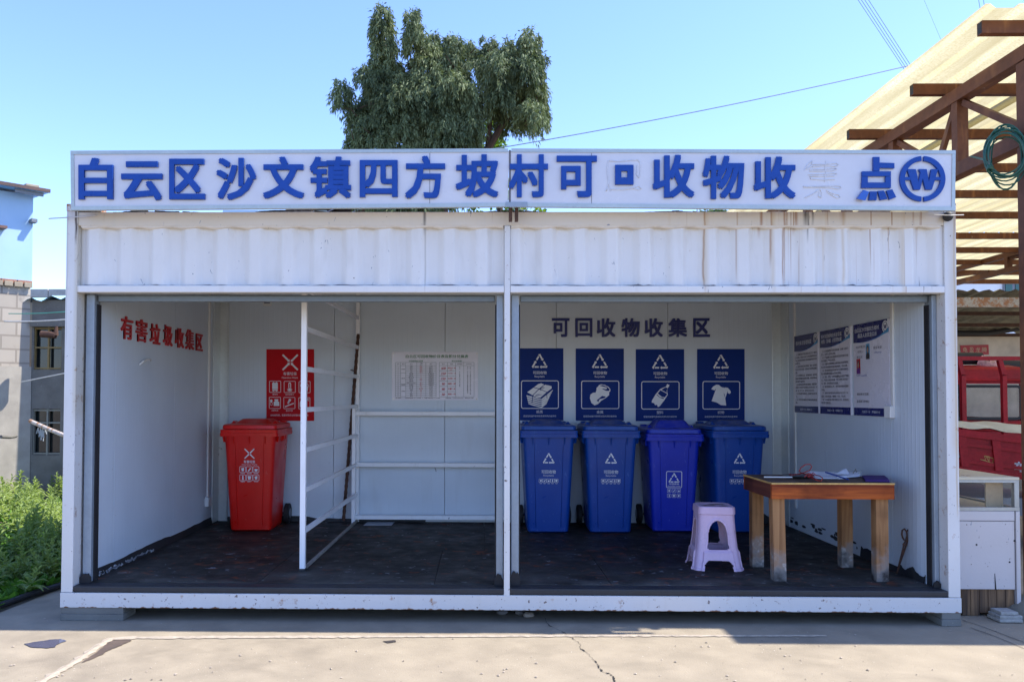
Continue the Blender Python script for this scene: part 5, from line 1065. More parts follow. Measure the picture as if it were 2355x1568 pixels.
for k, (a, b) in enumerate(((1973, 2081), (1981, 2087), (1989, 2094), (1998, 2101))): wire('power_line', ('leftmost', 'second from left', 'third from left', 'rightmost')[k] + ' of four thin parallel power lines above the shed', (at(a - 30, -45, Y=30), at(b + 22, 195, Y=30)), .012, 0, None, 'parallel power lines')
wire('power_line', 'faint single power line right of the four parallel lines', (at(2108, -40, Y=40), at(2180, 130, Y=40)), .007)
for k, (a, b) in enumerate(((2250, 2259), (2262, 2268))): wire('power_line', ('left', 'right')[k] + ' one of two short power lines above the roof corner at top right', (at(a - 3, -20, Y=30), at(b + 2, 60, Y=30)), .011, 0, None, 'two power lines at top right')
for k, (p_, q_) in enumerate((((735, 495), (770, 480)), ((800, 493), (835, 478)), ((1170, 478), (1320, 502)), ((1165, 482), (1300, 506)))): wire('service_wire', ('short service wire crossing the pale blue wall', 'short service wire crossing the white wall', 'upper thin wire right of the sign bracket', 'lower thin wire right of the sign bracket')[k], (at(*p_, Y=12.0), at(*q_, Y=12.0)), .009)

# ================================================================ BUILDING AT THE FAR LEFT (concrete block below, sheet metal above)
ca = at(70, 900, Y=6.35); ang = rad(45)
lb = thing('block_building', 'tall building with grey block wall below and pale sheet metal above, at left edge', 'building', (ca.x, ca.y, 0), ang)
# local axes: x runs along the wall towards the viewer's right end at 0, negative to the left; y goes into the building
g = NG('hollow_block'); br_ = g.n('TexBrick'); v = g.n('CombineXYZ'); o_ = g.sep(); g.L(o_[0], v.inputs[0]); g.L(o_[2], v.inputs[1]); g.L(v.outputs[0], br_.inputs['Vector'])
for k_, x_ in (('Scale', 1.0), ('Mortar Size', .014), ('Brick Width', .40), ('Row Height', .20), ('Bias', .0)): br_.inputs[k_].default_value = x_
br_.inputs['Color1'].default_value = (.40, .36, .31, 1); br_.inputs['Color2'].default_value = (.30, .27, .23, 1); br_.inputs['Mortar'].default_value = (.13, .11, .095, 1)
c_ = g.mix(.50, br_.outputs[0], g.mix(g.noise(2.2, 6), (.27, .24, .20), (.50, .44, .36)), 'MIX'); c_ = g.mix(g.ramp(g.noise(3.0, 5, g.mapv(loc=(3, 3, 3))), .58, .72), c_, (.16, .15, .14))
g.bump(g.mix(.5, br_.outputs[1], g.noise(25, 4)), .02, -.7); BLK2 = g.fin(c_, .9, 0, .2)
g = NG('pale_sheet_rust'); o_ = g.sep(); n_ = g.noise(1.0, 4, g.mapv((5, 5, .5))); c_ = g.mix(g.ramp(g.noise(1.5, 4), .3, .7), (.27, .42, .60), (.33, .48, .65))
mr = g.n('MapRange'); mr.inputs[1].default_value = -.35; mr.inputs[2].default_value = -1.0; g.L(o_[0], mr.inputs[0]); mz = g.n('MapRange'); mz.inputs[1].default_value = 4.0; mz.inputs[2].default_value = 3.7; g.L(o_[2], mz.inputs[0])
c_ = g.mix(g.math('MULTIPLY', g.math('MULTIPLY', g.ramp(n_, .42, .62), mr.outputs[0]), g.math('MULTIPLY', mz.outputs[0], .8)), c_, (.50, .27, .09)); SHEET = g.fin(c_, .5, .0, .4)
zb, zm, zt_ = 1.95, 3.16, 4.50
lp_ = lambda nm, mb_, mt, sm=False: mb_.build(nm, mt, lb, sm, world=False)
lp_('plaster_base', MB().box((-6, -.03, 0), (0, 4, zb)), concrete_mat('left_plaster', (.34, .31, .26), .7))
lp_('block_wall', MB().box((-6, 0, zb + .001), (-.02, 4, zm)), BLK2)
m = MB()
for i in range(7): m.box((-.95 * (i + 1) + .004, .0, zm + .06), (-.95 * i - .004, .03, zt_))
m.box((-6, .031, zm + .06), (-.03, 4, zt_)); lp_('metal_cladding', m, SHEET)
m = MB()
for i in range(12): m.bbox((-.21 * i - .20, -.035 if i < 3 else -.01, zm - .0), (-.21 * i - .005, .2, zm + .058), .006)
lp_('brick_course', m, M('red_brick', (.30, .14, .09), .9, 0, .3, 9))
m = MB()
for i in range(4): m.bbox((-.13 * i - .12, -.06, zm - .045), (-.13 * i - .01, -.036, zm + .03), .006)
lp_('hollow_block', m, CONC)
lp_('roof_sheet', MB().prism([(-6, -.26, zt_ + .02), (.14, -.26, zt_ + .02), (.14, 4.2, zt_ + .35), (-6, 4.2, zt_ + .35)], (0, 0, .025)), M('blue_roof_sheet', (.16, .38, .62), .5, .1, .06))
lp_('roof_edge', MB().box((-6, -.28, zt_ + .021), (.15, -.24, zt_ + .07)), M('edge_brown', (.085, .05, .045), .7, 0, .3)); lp_('purlin', MB().box((-.3, -.2, zt_ - .035), (.08, -.17, zt_ + .018)), GREYD)
lp_('roof_brick', MB().bbox((-.16, -.2, zt_ + .05), (.02, .0, zt_ + .12), .01), CONC)
lp_('canopy_strip', MB().box((-6, -.16, 3.93), (-.38, -.001, 3.965)), M('canopy_brown', (.14, .07, .05), .6, 0, .2)); lp_('bracket', MB().box((-.06, -.14, 4.08), (.02, -.001, 4.13)), GREYD)
# house in the shade right of it
YH = 6.34; xa, xb = at(71, 900, Y=YH).x, -2.6
hs = thing('shaded_house', 'low shaded grey house with dark windows between block building and shelter', 'house', ((xa + xb) / 2, YH + 1.5, 0))
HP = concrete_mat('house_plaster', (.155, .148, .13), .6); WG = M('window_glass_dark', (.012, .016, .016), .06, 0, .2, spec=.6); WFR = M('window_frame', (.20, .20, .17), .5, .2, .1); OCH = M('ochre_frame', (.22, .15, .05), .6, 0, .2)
Zh = lambda v: at(110, v, Y=YH).z; Xh = lambda u: at(u, 900, Y=YH).x
wins = [(78, 141, 752, 850), (75, 138, 940, 1046)]
m = MB(); z_ = [0, Zh(1046), Zh(940), Zh(850), Zh(752), Zh(690)]
for i in range(5): (m.box((xa, YH, z_[i]), (xb, YH + .2, z_[i + 1])) if i not in (1, 3) else m.box((xa, YH, z_[i]), (Xh(76), YH + .2, z_[i + 1])).box((Xh(140), YH, z_[i]), (xb, YH + .2, z_[i + 1])))
m.box((xa, YH + .2, 0), (xb, YH + 3, z_[5])); part('wall', m, HP, hs)
for (u0_, u1_, v0_, v1_), cols in zip(wins, (3, 2)):
    xw0, xw1 = Xh(76) + .001, Xh(140) - .001; m = MB(); z0_, z1_ = Zh(v1_) + .001, Zh(v0_) - .001
    for x in [xw0 + (xw1 - xw0) * k / 2 for k in range(3)]: m.box((x - .012, YH + .02, z0_), (x + .012, YH + .06, z1_))
    for z in (z0_ + .02, z0_ + (z1_ - z0_) * (.70 if cols == 2 else .52), z1_ - .02): m.box((xw0, YH + .021, z - .011), (xw1, YH + .059, z + .011))
    wf = part('window', m, OCH if cols == 3 else WFR, hs); MB().box((xw0, YH + .09, z0_), (xw1, YH + .10, z1_)).build('pane', WG, wf)
part('lintel', MB().bbox((xa, YH - .06, Zh(752)), (xb, YH - .001, Zh(738)), .01), HP, hs)
m = MB(); n = 60; zr = Zh(684); T = []
for i in range(n + 1): x = xa - .1 + (xb - xa) * i / n; y_ = YH - .08; T.append((x, y_, zr - .05 + .035 * math.sin(2 * math.pi * (x / .30)) + .10 * (x - xa)))
m.add(T + [(p_[0], YH + 3, p_[2] + .4) for p_ in T], [(i, i + 1, n + 2 + i, n + 1 + i) for i in range(n)]); part('roof', m, M('house_blue_roof', (.28, .48, .68), .5, .1, .1), hs, smooth=True)
YP = 9.2; pr = thing('parapet_house', 'pale flat roofed house with block parapet behind the shaded house', 'house', (at(110, 900, Y=YP).x, YP + 1, 0))
m = MB(); zp0, zp1 = at(110, 683, Y=YP).z, at(110, 665, Y=YP).z; xs0 = at(60, 900, Y=YP).x
part('wall', MB().box((xs0, YP + .05, 0), (-3, YP + 3, zp0)), CONC, pr)
for i in range(14): m.box((xs0 + i * .38 + .006, YP, zp0 + .001), (xs0 + i * .38 + .372, YP + .2, zp1))
part('parapet', m, M('parapet_block', (.46, .44, .41), .9, 0, .15), pr)
wire('clothes_line', 'thin green line strung from the block building to the shelter', (at(20, 721, Y=4.6), at(160, 716, Y=3.4)), .006, .01, M('line_green', (.03, .30, .22), .5)); wire('clothes_line', 'pale line strung just below the green one at left', (at(10, 739, Y=4.6), at(160, 734, Y=3.4)), .008, .01, M('line_white', (.55, .55, .52), .5)); wire('clothes_line', 'sagging pale wire near the lower window at left', (at(50, 878, Y=4.6), at(160, 856, Y=3.4)), .007, .0, M('line_white', (.55, .55, .52), .5))
m = MB().tube([at(70, 968, Y=4.9), at(97, 980, Y=4.7), at(120, 990, Y=4.5), at(165, 1008, Y=4.2)], .026, 10); tag(m.build('rusty_pole', paint('pole_rust', (.55, .5, .45), rust=.48, chips=.62), smooth=True), 'slanting rusty white pole in front of the lower dark window', 'pole')
m = MB()
for k in range(14): q = at(88 + k * 1.2, 984 + (k % 4) * 3, Y=4.68); m.tube([q, q + Vector((rnd.uniform(-.03, .03), 0, -rnd.uniform(.05, .14)))], .006, 5)
tag(m.build('rag', M('rag_grey', (.40, .42, .42), .9, 0, .2)), 'shredded grey rag tied to the slanting rusty pole', 'rag')
m = MB().tube([at(95, 768, Y=YH - .25), at(128, 771, Y=YH - .25)], .05, 10).tube([at(128, 771, Y=YH - .25), at(130, 750, Y=YH - .25)], [.04, .02], 8); tag(m.build('hanging_lamp', RUST, smooth=True), 'dark rusty lamp arm fixed across the upper window', 'lamp')
m = MB().tube([at(2, 1004, Y=5.6), at(22, 1005, Y=5.8), at(36, 1003, Y=5.95), at(38, 1000, Y=5.95)], .025, 7); tag(m.build('wall_pipe', HP), 'short grey pipe stub low on the block building wall', 'pipe')

# ================================================================ WEEDS AT LEFT
LEAF = leaf_mat('weed_leaf', (.16, .24, .06), (.36, .44, .19), .45); LEAF2 = leaf_mat('low_weed_leaf', (.06, .16, .02), (.16, .32, .05), .45)
def weed(mb, base, h, n, L_, wd, r):
    top = base + Vector((r.uniform(-.12, .12), r.uniform(-.1, .1), h)); mb.tube([base, base.lerp(top, .5) + Vector((r.uniform(-.03, .03), 0, 0)), top], [.006, .005, .002], 5, False)
    for i in range(n):
        t = .12 + .88 * (i + r.random() * .5) / n; p_ = base.lerp(top, t); a = i * 2.4 + r.uniform(-.5, .5); el = .25 + .75 * t + r.uniform(-.25, .25); l = L_ * (1.15 - .75 * t) * r.uniform(.7, 1.25)
        d = Vector((math.cos(a) * math.cos(el), math.sin(a) * math.cos(el), math.sin(el))); s_ = d.cross(Vector((0, 0, 1))).normalized() * wd * l / L_; up_ = s_.cross(d).normalized()
        m1, m2, tp_ = p_ + d * l * .35, p_ + d * l * .7 - up_ * 0 + Vector((0, 0, -.10 * l)), p_ + d * l + Vector((0, 0, -.34 * l)); f = up_ * wd * .35
        mb.add([p_, m1 + s_ + f, m1, m1 - s_ + f, m2 + s_ * .75 + f, m2, m2 - s_ * .75 + f, tp_], [(0, 1, 2), (0, 2, 3), (1, 4, 5, 2), (2, 5, 6, 3), (4, 7, 5), (5, 7, 6)])
rr = random.Random(12); m = MB(); m2 = MB()
for k in range(330):
    y = rr.uniform(.6, 6.4); lim = -.59 * (y + 5.45) * 1.12; x = rr.uniform(lim - .6, -3.62 if y < 2.9 else -3.3)
    if x < -6.9 - (6.35 - y): continue
    hgt = rr.uniform(.26, .46) * (1.0 if y > 2.2 else .75) if y > 1.2 else rr.uniform(.12, .3); weed(m, Vector((x, y, .005)), hgt, rr.randint(16, 30), rr.uniform(.13, .20), rr.uniform(.020, .034), rr)
for k in range(1500):
    y = rr.uniform(-.4, 6.0); lim = -.59 * (y + 5.45) * 1.12; x = rr.uniform(lim - .4, -3.63); b_ = Vector((x, y, .004))
    for j in range(4):
        a = rr.uniform(0, 6.28); l = rr.uniform(.05, .16); el = rr.uniform(.3, 1.3); d = Vector((math.cos(a) * math.cos(el), math.sin(a) * math.cos(el), math.sin(el))); s_ = d.cross(Vector((0, 0, 1))).normalized() * l * rr.choice((.05, .2, .28)); q_ = b_ + d * l * .5
        m2.add([b_, q_ + s_, b_ + d * l + Vector((0, 0, -.2 * l)), q_ - s_], [(0, 1, 2, 3)])
tag(m.build('weeds', LEAF), 'dense leafy green weeds between the house and the shelter', 'weeds', kind='stuff'); tag(m2.build('ground_cover', LEAF2), 'low green ground cover at the foot of the weeds', 'ground cover', kind='stuff')
tw = thing('tall_weed', 'tallest leafy weed standing above the others at left', 'plant', at(38, 1200, Y=5.0)); m = MB(); q = at(40, 1112, Y=5.0)
for k in range(3): weed(m, Vector((q.x + rr.uniform(-.1, .1), 5.0 + rr.uniform(-.1, .1), .005)), q.z * rr.uniform(.86, 1.0), 26, .19, .026, rr)
part('leaves', m, LEAF, tw)

# ================================================================ CARPORT SHED AT RIGHT
g = NG('translucent_roof'); o_ = g.sep(); n_ = g.noise(2.0, 5, g.mapv((3, .35, 1))); c_ = g.ramp(n_, .3, .7, (.36, .31, .17, 1), (.54, .49, .31, 1)); c_ = g.mix(g.ramp(g.noise(60, 3), .45, .75), c_, (.37, .315, .165)); g.fin(c_, .6, 0, .2)
tr2 = g.n('BsdfTranslucent'); g.L(c_, tr2.inputs[0]); ms = g.n('MixShader'); ms.inputs[0].default_value = .72; g.L(g.b.outputs[0], ms.inputs[1]); g.L(tr2.outputs[0], ms.inputs[2]); g.L(ms.outputs[0], g.t.nodes['Material Output'].inputs[0]); FRP = g.m
shed = thing('open_shed', 'open steel shed with translucent cream corrugated roof at right', 'shed', (6, 4, 0))
XV = 3.25; rz_ = lambda y: 4.19 - .014 * y
def sheet_roof(x0, x1, y0, y1, dz, per=.225, am=.030):
    m = MB(); xs_ = []; x = x0
    while x < x1: xs_ += [(x, am * .5), (x + per * .14, am * .5), (x + per * .30, -am * .5), (x + per * .84, -am * .5)]; x += per
    n = len(xs_); rows = [y0 + (y1 - y0) * k / 6 for k in range(7)]
    return m.add([(x_, y_, rz_(y_) + d_ + dz) for y_ in rows for x_, d_ in xs_], [(j * n + i, j * n + i + 1, (j + 1) * n + i + 1, (j + 1) * n + i) for j in range(6) for i in range(n - 1)])
part('roof_sheet', sheet_roof(XV, 4.45, .0, 7.1, 0), FRP, shed); part('roof_sheet', sheet_roof(4.46, 12.0, -.32, 7.1, .004), FRP, shed); part('roof_sheet', sheet_roof(XV, 12.0, 6.9, 11.4, -.05), FRP, shed)  # second sheet's unseen forward step is shaped to shade the ground at right
def htube(m, a, b, w_, h_): m.bar(a, b, w_, h_)
for k in range(11):
    y = .2 + 1.1 * k; x = 3.33 if k == 0 else 3.42 + .02 * math.sin(k * 2); z = rz_(y) - .017 - .045 - (.05 if y > 6.8 else 0)
    pu = part('purlin', MB().box((x, y - .03, z - .045), (12.2, y + .03, z + .045)), BROWN, shed)
    MB().box((x - .001, y - .024, z - .039), (x + .002, y + .024, z + .039)).build('dark_end_plate', BLK, pu)  # black plate stands in for the dark hollow of the tube
XT = 3.73
def truss(XT, zc, zb, y0, y1, step, s_):
    m = MB(); m.box((XT - s_ / 2, y0, zc - s_ / 2), (XT + s_ / 2, y1, zc + s_ / 2)); part('truss_chord', m, BROWN, shed)
    bc_ = part('truss_chord', MB().box((XT - s_ / 2, y0 + .25, zb - s_ / 2), (XT + s_ / 2, y1, zb + s_ / 2)), BROWN, shed); MB().box((XT - s_ * .4, y0 + .247, zb - s_ * .4), (XT + s_ * .4, y0 + .2495, zb + s_ * .4)).build('dark_end_plate', BLK, bc_)  # black plate on the lower chord's end paints in its dark hollow
    m = MB(); y = y0 + 1.1; k = 0
    while y < y1: 
        m.box((XT - .045, y - .04, zb + s_ / 2 + .001), (XT + .045, y + .04, zc - s_ / 2 - .001))
        m.bar((XT, y - .06, zc - s_ / 2 - .02), (XT, y - step * .78, zb + s_ / 2 + .02), .035, .05); m.bar((XT, y + .06, zc - s_ / 2 - .02), (XT, y + step * .35, zb + s_ / 2 + .02), .035, .05) if k == 0 else None
        y += step; k += 1
    part('truss_web', m, BROWN, shed)
truss(XT, 3.99, 3.38, .02, 11.2, 1.02, .105); truss(8.8, 3.96, 3.70, .02, 11.2, 2.4, .09)
def column(x, y):
    co_ = part('column', MB().box((x - .06, y - .06, 0), (x + .06, y + .06, 3.93)), BROWN, shed)
    m = MB(); n = 18; m.loft([[(x + q * math.cos(2 * math.pi * k / n) * 1.15, y - .02 + q * math.sin(2 * math.pi * k / n), z) for k in range(n)] for z, q in ((.001, .24), (.06, .21), (.13, .11), (.15, .02))]); m.build('footing', concrete_mat('footing_%d' % int(x * 10), (.20, .18, .14), .7), co_, smooth=True)
for x, y in ((3.745, .30), (3.745, 6.0), (3.745, 11.0), (8.8, .3), (8.8, 6.0), (8.8, 11.0)): column(x, y)
# green cable coil hanging from the truss
GRN = M('green_cable', (.012, .085, .055), .4, 0, .2); m = MB(); rr = random.Random(6)
for k in range(11):
    cx_, cy_ = 2312 + rr.uniform(-4, 4), 345 + rr.uniform(-6, 14) + k * 1.2; rx, ry = 42 + rr.uniform(-9, 10), 52 + rr.uniform(-8, 12) + (18 if k > 8 else 0); ph = rr.uniform(-.15, .15)
    m.tube([at(cx_ + rx * math.cos(t + ph) - 4 * math.sin(t), cy_ + ry * math.sin(t), Y=.24 + .01 * k - .04 * math.cos(t)) for t in [i * 2 * math.pi / 26 for i in range(27)]], .0055, 6)
m.tube([at(2232, 360, Y=.5), at(2255, 364, Y=.4), at(2276, 374, Y=.28), at(2284, 384, Y=.24)], .006, 6).tube([at(2238, 362, Y=.5), at(2262, 368, Y=.4), at(2278, 378, Y=.27)], .006, 6)
for k in range(4): m.tube([at(2276 + 6 * math.cos(t), 385 + k * 2 + 5 * math.sin(t), Y=.23 + .02 * math.sin(t)) for t in [i * .7 for i in range(10)]], .005, 6)
tag(m.build('cable_coil', GRN, smooth=True), 'coil of dark green cable hanging on the brown truss at top right', 'cable coil')

# lean-to, cream wall and red paper sign behind the shed
ln = thing('lean_to_roof', 'low rusty corrugated lean-to roof under the big shed', 'lean-to', (7, 8.6, 2.9)); zr0, zr1 = at(2270, 668, Y=7.0).z, 2.80
m = MB(); n = 110; A_ = []; x0_, x1_ = 3.6, 12.5
for i in range(n + 1): x = x0_ + (x1_ - x0_) * i / n; w_ = .028 * math.sin(2 * math.pi * x / .21); A_.append((x, w_))
m.add([(x, 7.0, zr0 + w_) for x, w_ in A_] + [(x, 10.3, zr1 + w_) for x, w_ in A_], [(i, i + 1, n + 2 + i, n + 1 + i) for i in range(n)]); part('roof_sheet', m, M('old_sheet', (.30, .28, .20), .8, 0, .35, 5), ln, smooth=True)
part('gutter_beam', MB().box((x0_, 7.05, at(2270, 706, Y=7.05).z), (x1_, 7.12, at(2270, 684, Y=7.05).z)), paint('rusty_beam', (.40, .38, .35), rust=.44, chips=.6), ln)
m = MB(); [m.box((x0_, y, zr0 - .18 - (y - 7) * .1), (x1_, y + .05, zr0 - .12 - (y - 7) * .1)) for y in (8.0, 9.0, 10.0)]; part('purlin', m, RUST, ln)
m = MB(); [m.box((x, 7.06, 0), (x + .08, 7.11, at(2270, 706, Y=7.05).z - .001)) for x in (3.7, 12.3)]; part('post', m, RUST, ln)
m = MB().tube([at(2190, 766, Y=9.9), at(2270, 766, Y=9.9), at(2300, 762, Y=9.9), at(2360, 752, Y=9.9)], .05, 8); part('pipe', m, BLK, ln)
cw = MB().box((2.5, 10.35, 0), (14, 10.55, 2.74)); tag(cw.build('cream_wall', CREAM), 'stained cream plaster wall behind the red truck', 'wall')
rp = thing('red_paper_sign', 'red paper sign with four pale characters on the cream wall', 'sign', at(2240, 805, Y=10.34)); PS = lambda u, v, n=0: at(u, v, Y=10.345) + Vector((0, -n, 0))
part('sheet', MB().prism([PS(2208, 794), PS(2273, 792.5), PS(2274, 815), PS(2210, 817)], (0, -.006, 0)), REDPINK, rp); m = MB()
for t, a, b in (('龟', 2214, 2224.5), ('盈', 2229, 2239), ('龙', 2243, 2254), ('腾', 2257, 2269)): text(m, t, PS, box=(a, 798.5, b, 810), n=.008)
part('lettering', m, M('faded_gold', (.52, .42, .30), .6), rp)
fb = thing('white_building', 'white building with dark green glass seen beyond the shed', 'building', (16, 22, 0)); part('wall', MB().box((12, 20, 0), (24, 24, 5.6)), WHS, fb)
a, b = at(2306, 640, Y=19.98), at(2420, 668, Y=19.98); wf = part('window', MB().box((a.x, 19.95, b.z - .4), (b.x, 19.99, a.z + .3)), GREYD, fb); m = MB()
for k in range(5): m.box((a.x + .06 + k * (b.x - a.x) / 5, 19.93, b.z - .34), (a.x - .04 + (k + 1) * (b.x - a.x) / 5, 19.948, a.z + .24))
m.build('pane', M('green_glass', (.015, .09, .08), .05, 0, .2), wf)

# ================================================================ RED TRUCK UNDER THE SHED
tk = thing('red_truck', 'small red flatbed truck parked under the shed, seen from behind', 'truck', (5.2, 3.6, 0))
TL, TR = at(2120, 977, Y=2.80), at(2480, 1018, Y=2.45); BL_, BR_ = at(2120, 1073, Y=2.80), at(2480, 1136, Y=2.45); TLv, TRv = Vector(TL), Vector(TR)
ax_ = (TR - TL).normalized(); dn = (BL_ - TL); bkv = Vector((.12, 1, 0)).normalized(); wd_ = (TR - TL).length
tail = part('tailgate', MB().prism([TL, TR, TR + dn, TL + dn], bkv * .03), TRUCKR, tk)
m = MB(); hh = dn.length
m.prism([TL - bkv * .025, TR - bkv * .025, TR - bkv * .025 + dn * .16, TL - bkv * .025 + dn * .16], bkv * .024); m.prism([TL - bkv * .02 + dn * .88, TR - bkv * .02 + dn * .88, TR - bkv * .02 + dn, TL - bkv * .02 + dn], bkv * .019); m.build('tailgate_rail', TRUCKR, tail)
for q0, q1 in ((.30, .38), (.70, .78)):
    m = MB(); m.prism([TL - bkv * .016 + dn * q0, TR - bkv * .016 + dn * q0, TR - bkv * .016 + dn * q1, TL - bkv * .016 + dn * q1], bkv * .0155); m.build('pressed_rib', TRUCKR, tail)
for k in range(8):
    s_ = TL + ax_ * (.02 + k * .30); m = MB(); m.prism([s_ - bkv * .03 + dn * .17, s_ + ax_ * .07 - bkv * .03 + dn * .17, s_ + ax_ * .10 - bkv * .03 + dn * .87, s_ + ax_ * .03 - bkv * .03 + dn * .87], bkv * .029); m.build('stiffener', TRUCKR, tail)
m = MB()
FT = Fr(TL - bkv * .002, ax_, -dn)
for t, u0_, u1_, v0_, v1_ in (('申', 2203, 2226, 1029, 1051), ('车', 2323, 2349, 1040, 1063)):
    a, b = at(u0_, v1_, Y=2.62), at(u1_, v0_, Y=2.62); text(m, t, lambda x, y, n: TL - bkv * .004 + ax_ * x + dn.normalized() * y, box=((a - TL).dot(ax_), (b - TL).dot(dn.normalized()) , (b - TL).dot(ax_), (a - TL).dot(dn.normalized())), bold=.03)
m.build('lettering', PRW, tail)
m = MB(); PT = lambda u, v, n=0: (lambda q: TL - bkv * .004 + ax_ * (q - TL).dot(ax_) + dn.normalized() * (q - TL).dot(dn.normalized()))(at(u, v, Y=2.62))
for q in ([(2262, 1035), (2272, 1035), (2271, 1048), (2252, 1044), (2264, 1044)], [(2266, 1037), (2280, 1038), (2279, 1049), (2272, 1049)]): stroke(m, PT, q + q[:1], 1.6)
m.build('emblem', M('gold_print', (.42, .26, .06), .5), tail)
for o_ in (TL, TR - ax_ * .03): part('side_board', MB().prism([o_, o_ + ax_ * .03, o_ + ax_ * .03 + dn, o_ + dn], bkv * 1.5).add([], []), TRUCKR, tk)
part('bed_floor', MB().prism([TL + dn * .9 + bkv * .031, TR + dn * .9 + bkv * .031, TR + dn + bkv * .031, TL + dn + bkv * .031], bkv * 1.45), TRUCKR, tk)
# load under a pale sheet
m = MB(); nx, ny = 26, 12; V_ = []
for j in range(ny + 1):
    for i in range(nx + 1):
        u, v = i / nx, j / ny; h = .012 + (.03 + .09 * u) * math.sin(math.pi * min(1, .08 + v * .95)) * (1 if .06 < u < .96 else .2) + .010 * math.sin(17 * u + 5 * v) + .006 * math.sin(31 * u)
        V_.append(TL + ax_ * (.04 + (wd_ - .08) * u) + bkv * (.05 + 1.2 * v) + Vector((0, 0, h + .03 * v)))
m.add(V_, [(j * (nx + 1) + i, j * (nx + 1) + i + 1, (j + 1) * (nx + 1) + i + 1, (j + 1) * (nx + 1) + i) for j in range(ny) for i in range(nx)])
tag(m.build('cargo_sheet', M('cargo_cream', (.50, .48, .38), .8, 0, .12), smooth=True), 'pale cream sheet covering the load in the red truck bed', 'cover')
# cab, seen from behind
YC = 4.35; cx0, cx1 = 4.3, 6.35; czw0, czw1, czr = at(2270, 962, Y=YC).z, at(2270, 888, Y=YC).z, at(2270, 850, Y=YC).z
wx0, wx1, wx2 = at(2213, 900, Y=YC).x - .7, at(2338, 900, Y=YC).x + .05, 0
m = MB(); m.box((cx0, YC, .55), (cx1, YC + .05, czw0 - .03)); m.box((cx0, YC, czw1 + .03), (cx1, YC + .05, czr)); m.box((cx0, YC, czw0 - .029), (wx0 - .03, YC + .05, czw1 + .029)); m.box((wx1 + .06, YC, czw0 - .029), (cx1, YC + .05, czw1 + .029))
for z in (czw0 - .06, czw0 - .14, czw1 + .07): m.tube([(cx0, YC - .002, z), (cx1, YC - .002, z)], .018, 8)
m.loft([[(cx0, YC + y, z), (cx1, YC + y, z)] for y, z in ((0, czr + .0), (.03, czr + .035), (.2, czr + .06), (.9, czr + .07), (1.25, czr + .02))] if False else [[(cx0, YC + .0, czr), (cx0, YC + .03, czr + .035), (cx0, YC + .25, czr + .065), (cx0, YC + .95, czr + .07), (cx0, YC + 1.25, czr), (cx0, YC + 1.25, czr - .02), (cx0, YC, czr - .001)], [(cx1, YC + .0, czr), (cx1, YC + .03, czr + .035), (cx1, YC + .25, czr + .065), (cx1, YC + .95, czr + .07), (cx1, YC + 1.25, czr), (cx1, YC + 1.25, czr - .02), (cx1, YC, czr - .001)]])
m.box((cx0, YC + .051, .55), (cx0 + .04, YC + 1.4, czw0)); m.box((cx1 - .04, YC + .051, .55), (cx1, YC + 1.4, czw0)); m.box((cx0, YC + 1.36, .55), (cx1, YC + 1.4, czw0 - .05))
for x in (cx0, cx1 - .05): m.bar((x + .025, YC + 1.36, czw0), (x + .025, YC + 1.2, czr), .05)
cb = part('cab', m, TRUCKR, tk)
m = MB(); o = rr2(wx0, czw0, wx1, czw1, .05); stroke(m, lambda x, z, n=0: Vector((x, YC + .012 - n, z)), o, .035, .016, True); wf = m.build('rear_window', BLK, tk)
m = MB(); stroke(m, lambda x, z, n=0: Vector((x, YC + .0115, z)), [(wx0 + 1.08, czw0), (wx0 + 1.24, czw1)], .03); MB().box((wx0, YC + .02, czw0), (wx1, YC + .026, czw1)).build('pane', glass_mat('cab_glass', (.03, .035, .035), .25), wf)
part('seat', MB().bbox((cx0 + .1, YC + .25, .8), (cx0 + 1.50, YC + .4, czw1 + .02), .03).bar((cx0 + 1.56, YC + 1.1, czw0 - .05), (cx0 + 1.80, YC + 1.0, czw1 + .1), .09, .05), M('seat_and_cab_shade', (.03, .03, .03), .8), tk)  # seat enlarged into a dark panel for the shade in the cab; bar: pillar
YR = 3.95; m = MB(); za, zb_ = at(2270, 824, Y=YR).z, 1.05
m.bar((4.4, YR, za), (6.6, YR, za), .05, .045)
for u in (2211, 2305): x = at(u, 880, Y=YR).x; m.bar((x - .03, YR, za - .022), (x + .015, YR, za - .2), .05, .05, (0, 1, 0)); m.bar((x + .015, YR, za - .19), (x + .02, YR, zb_), .05, .05, (0, 1, 0))
part('headboard_rail', m, TRUCKR, tk)
for x in (4.4, 6.05):
    for y in (3.2, 5.2):
        m = MB(); m.loft([[(x + sx, y + q * math.cos(t), .30 + q * math.sin(t)) for t in [2 * math.pi * k / 24 for k in range(24)]] for sx, q in ((-.09, .26), (-.07, .30), (.07, .30), (.09, .26))]); wh = part('wheel', m, BLK, tk); MB().tube([(x - .095, y, .30), (x + .095, y, .30)], .13, 16).build('rim', GREY, wh)
part('chassis', MB().box((4.7, 2.9, .32), (5.8, 5.6, .5)), GREYD, tk)
rt = thing('rolled_tarp', 'black rolled tarp with a red and white wrapped end on the truck cab roof', 'tarp', (4.7, YC + .35, czr + .07)); z = czr + .075 + .075
part('roll', MB().tube([(4.3, YC + .3, z), (at(2256, 840, Y=YC + .3).x, YC + .3, z)], .075, 14), BLK, rt, smooth=True)
a = at(2253, 833, Y=YC + .25); b = at(2284, 843, Y=YC + .15); WR = M('wrap_pink', (.55, .30, .28), .6, 0, .5, 14); part('wrapped_end', MB().tube([a, a.lerp(b, .4), b, b + Vector((.05, -.02, -.03))], [.095, .08, .085, .05], 12), WR, rt, smooth=True)
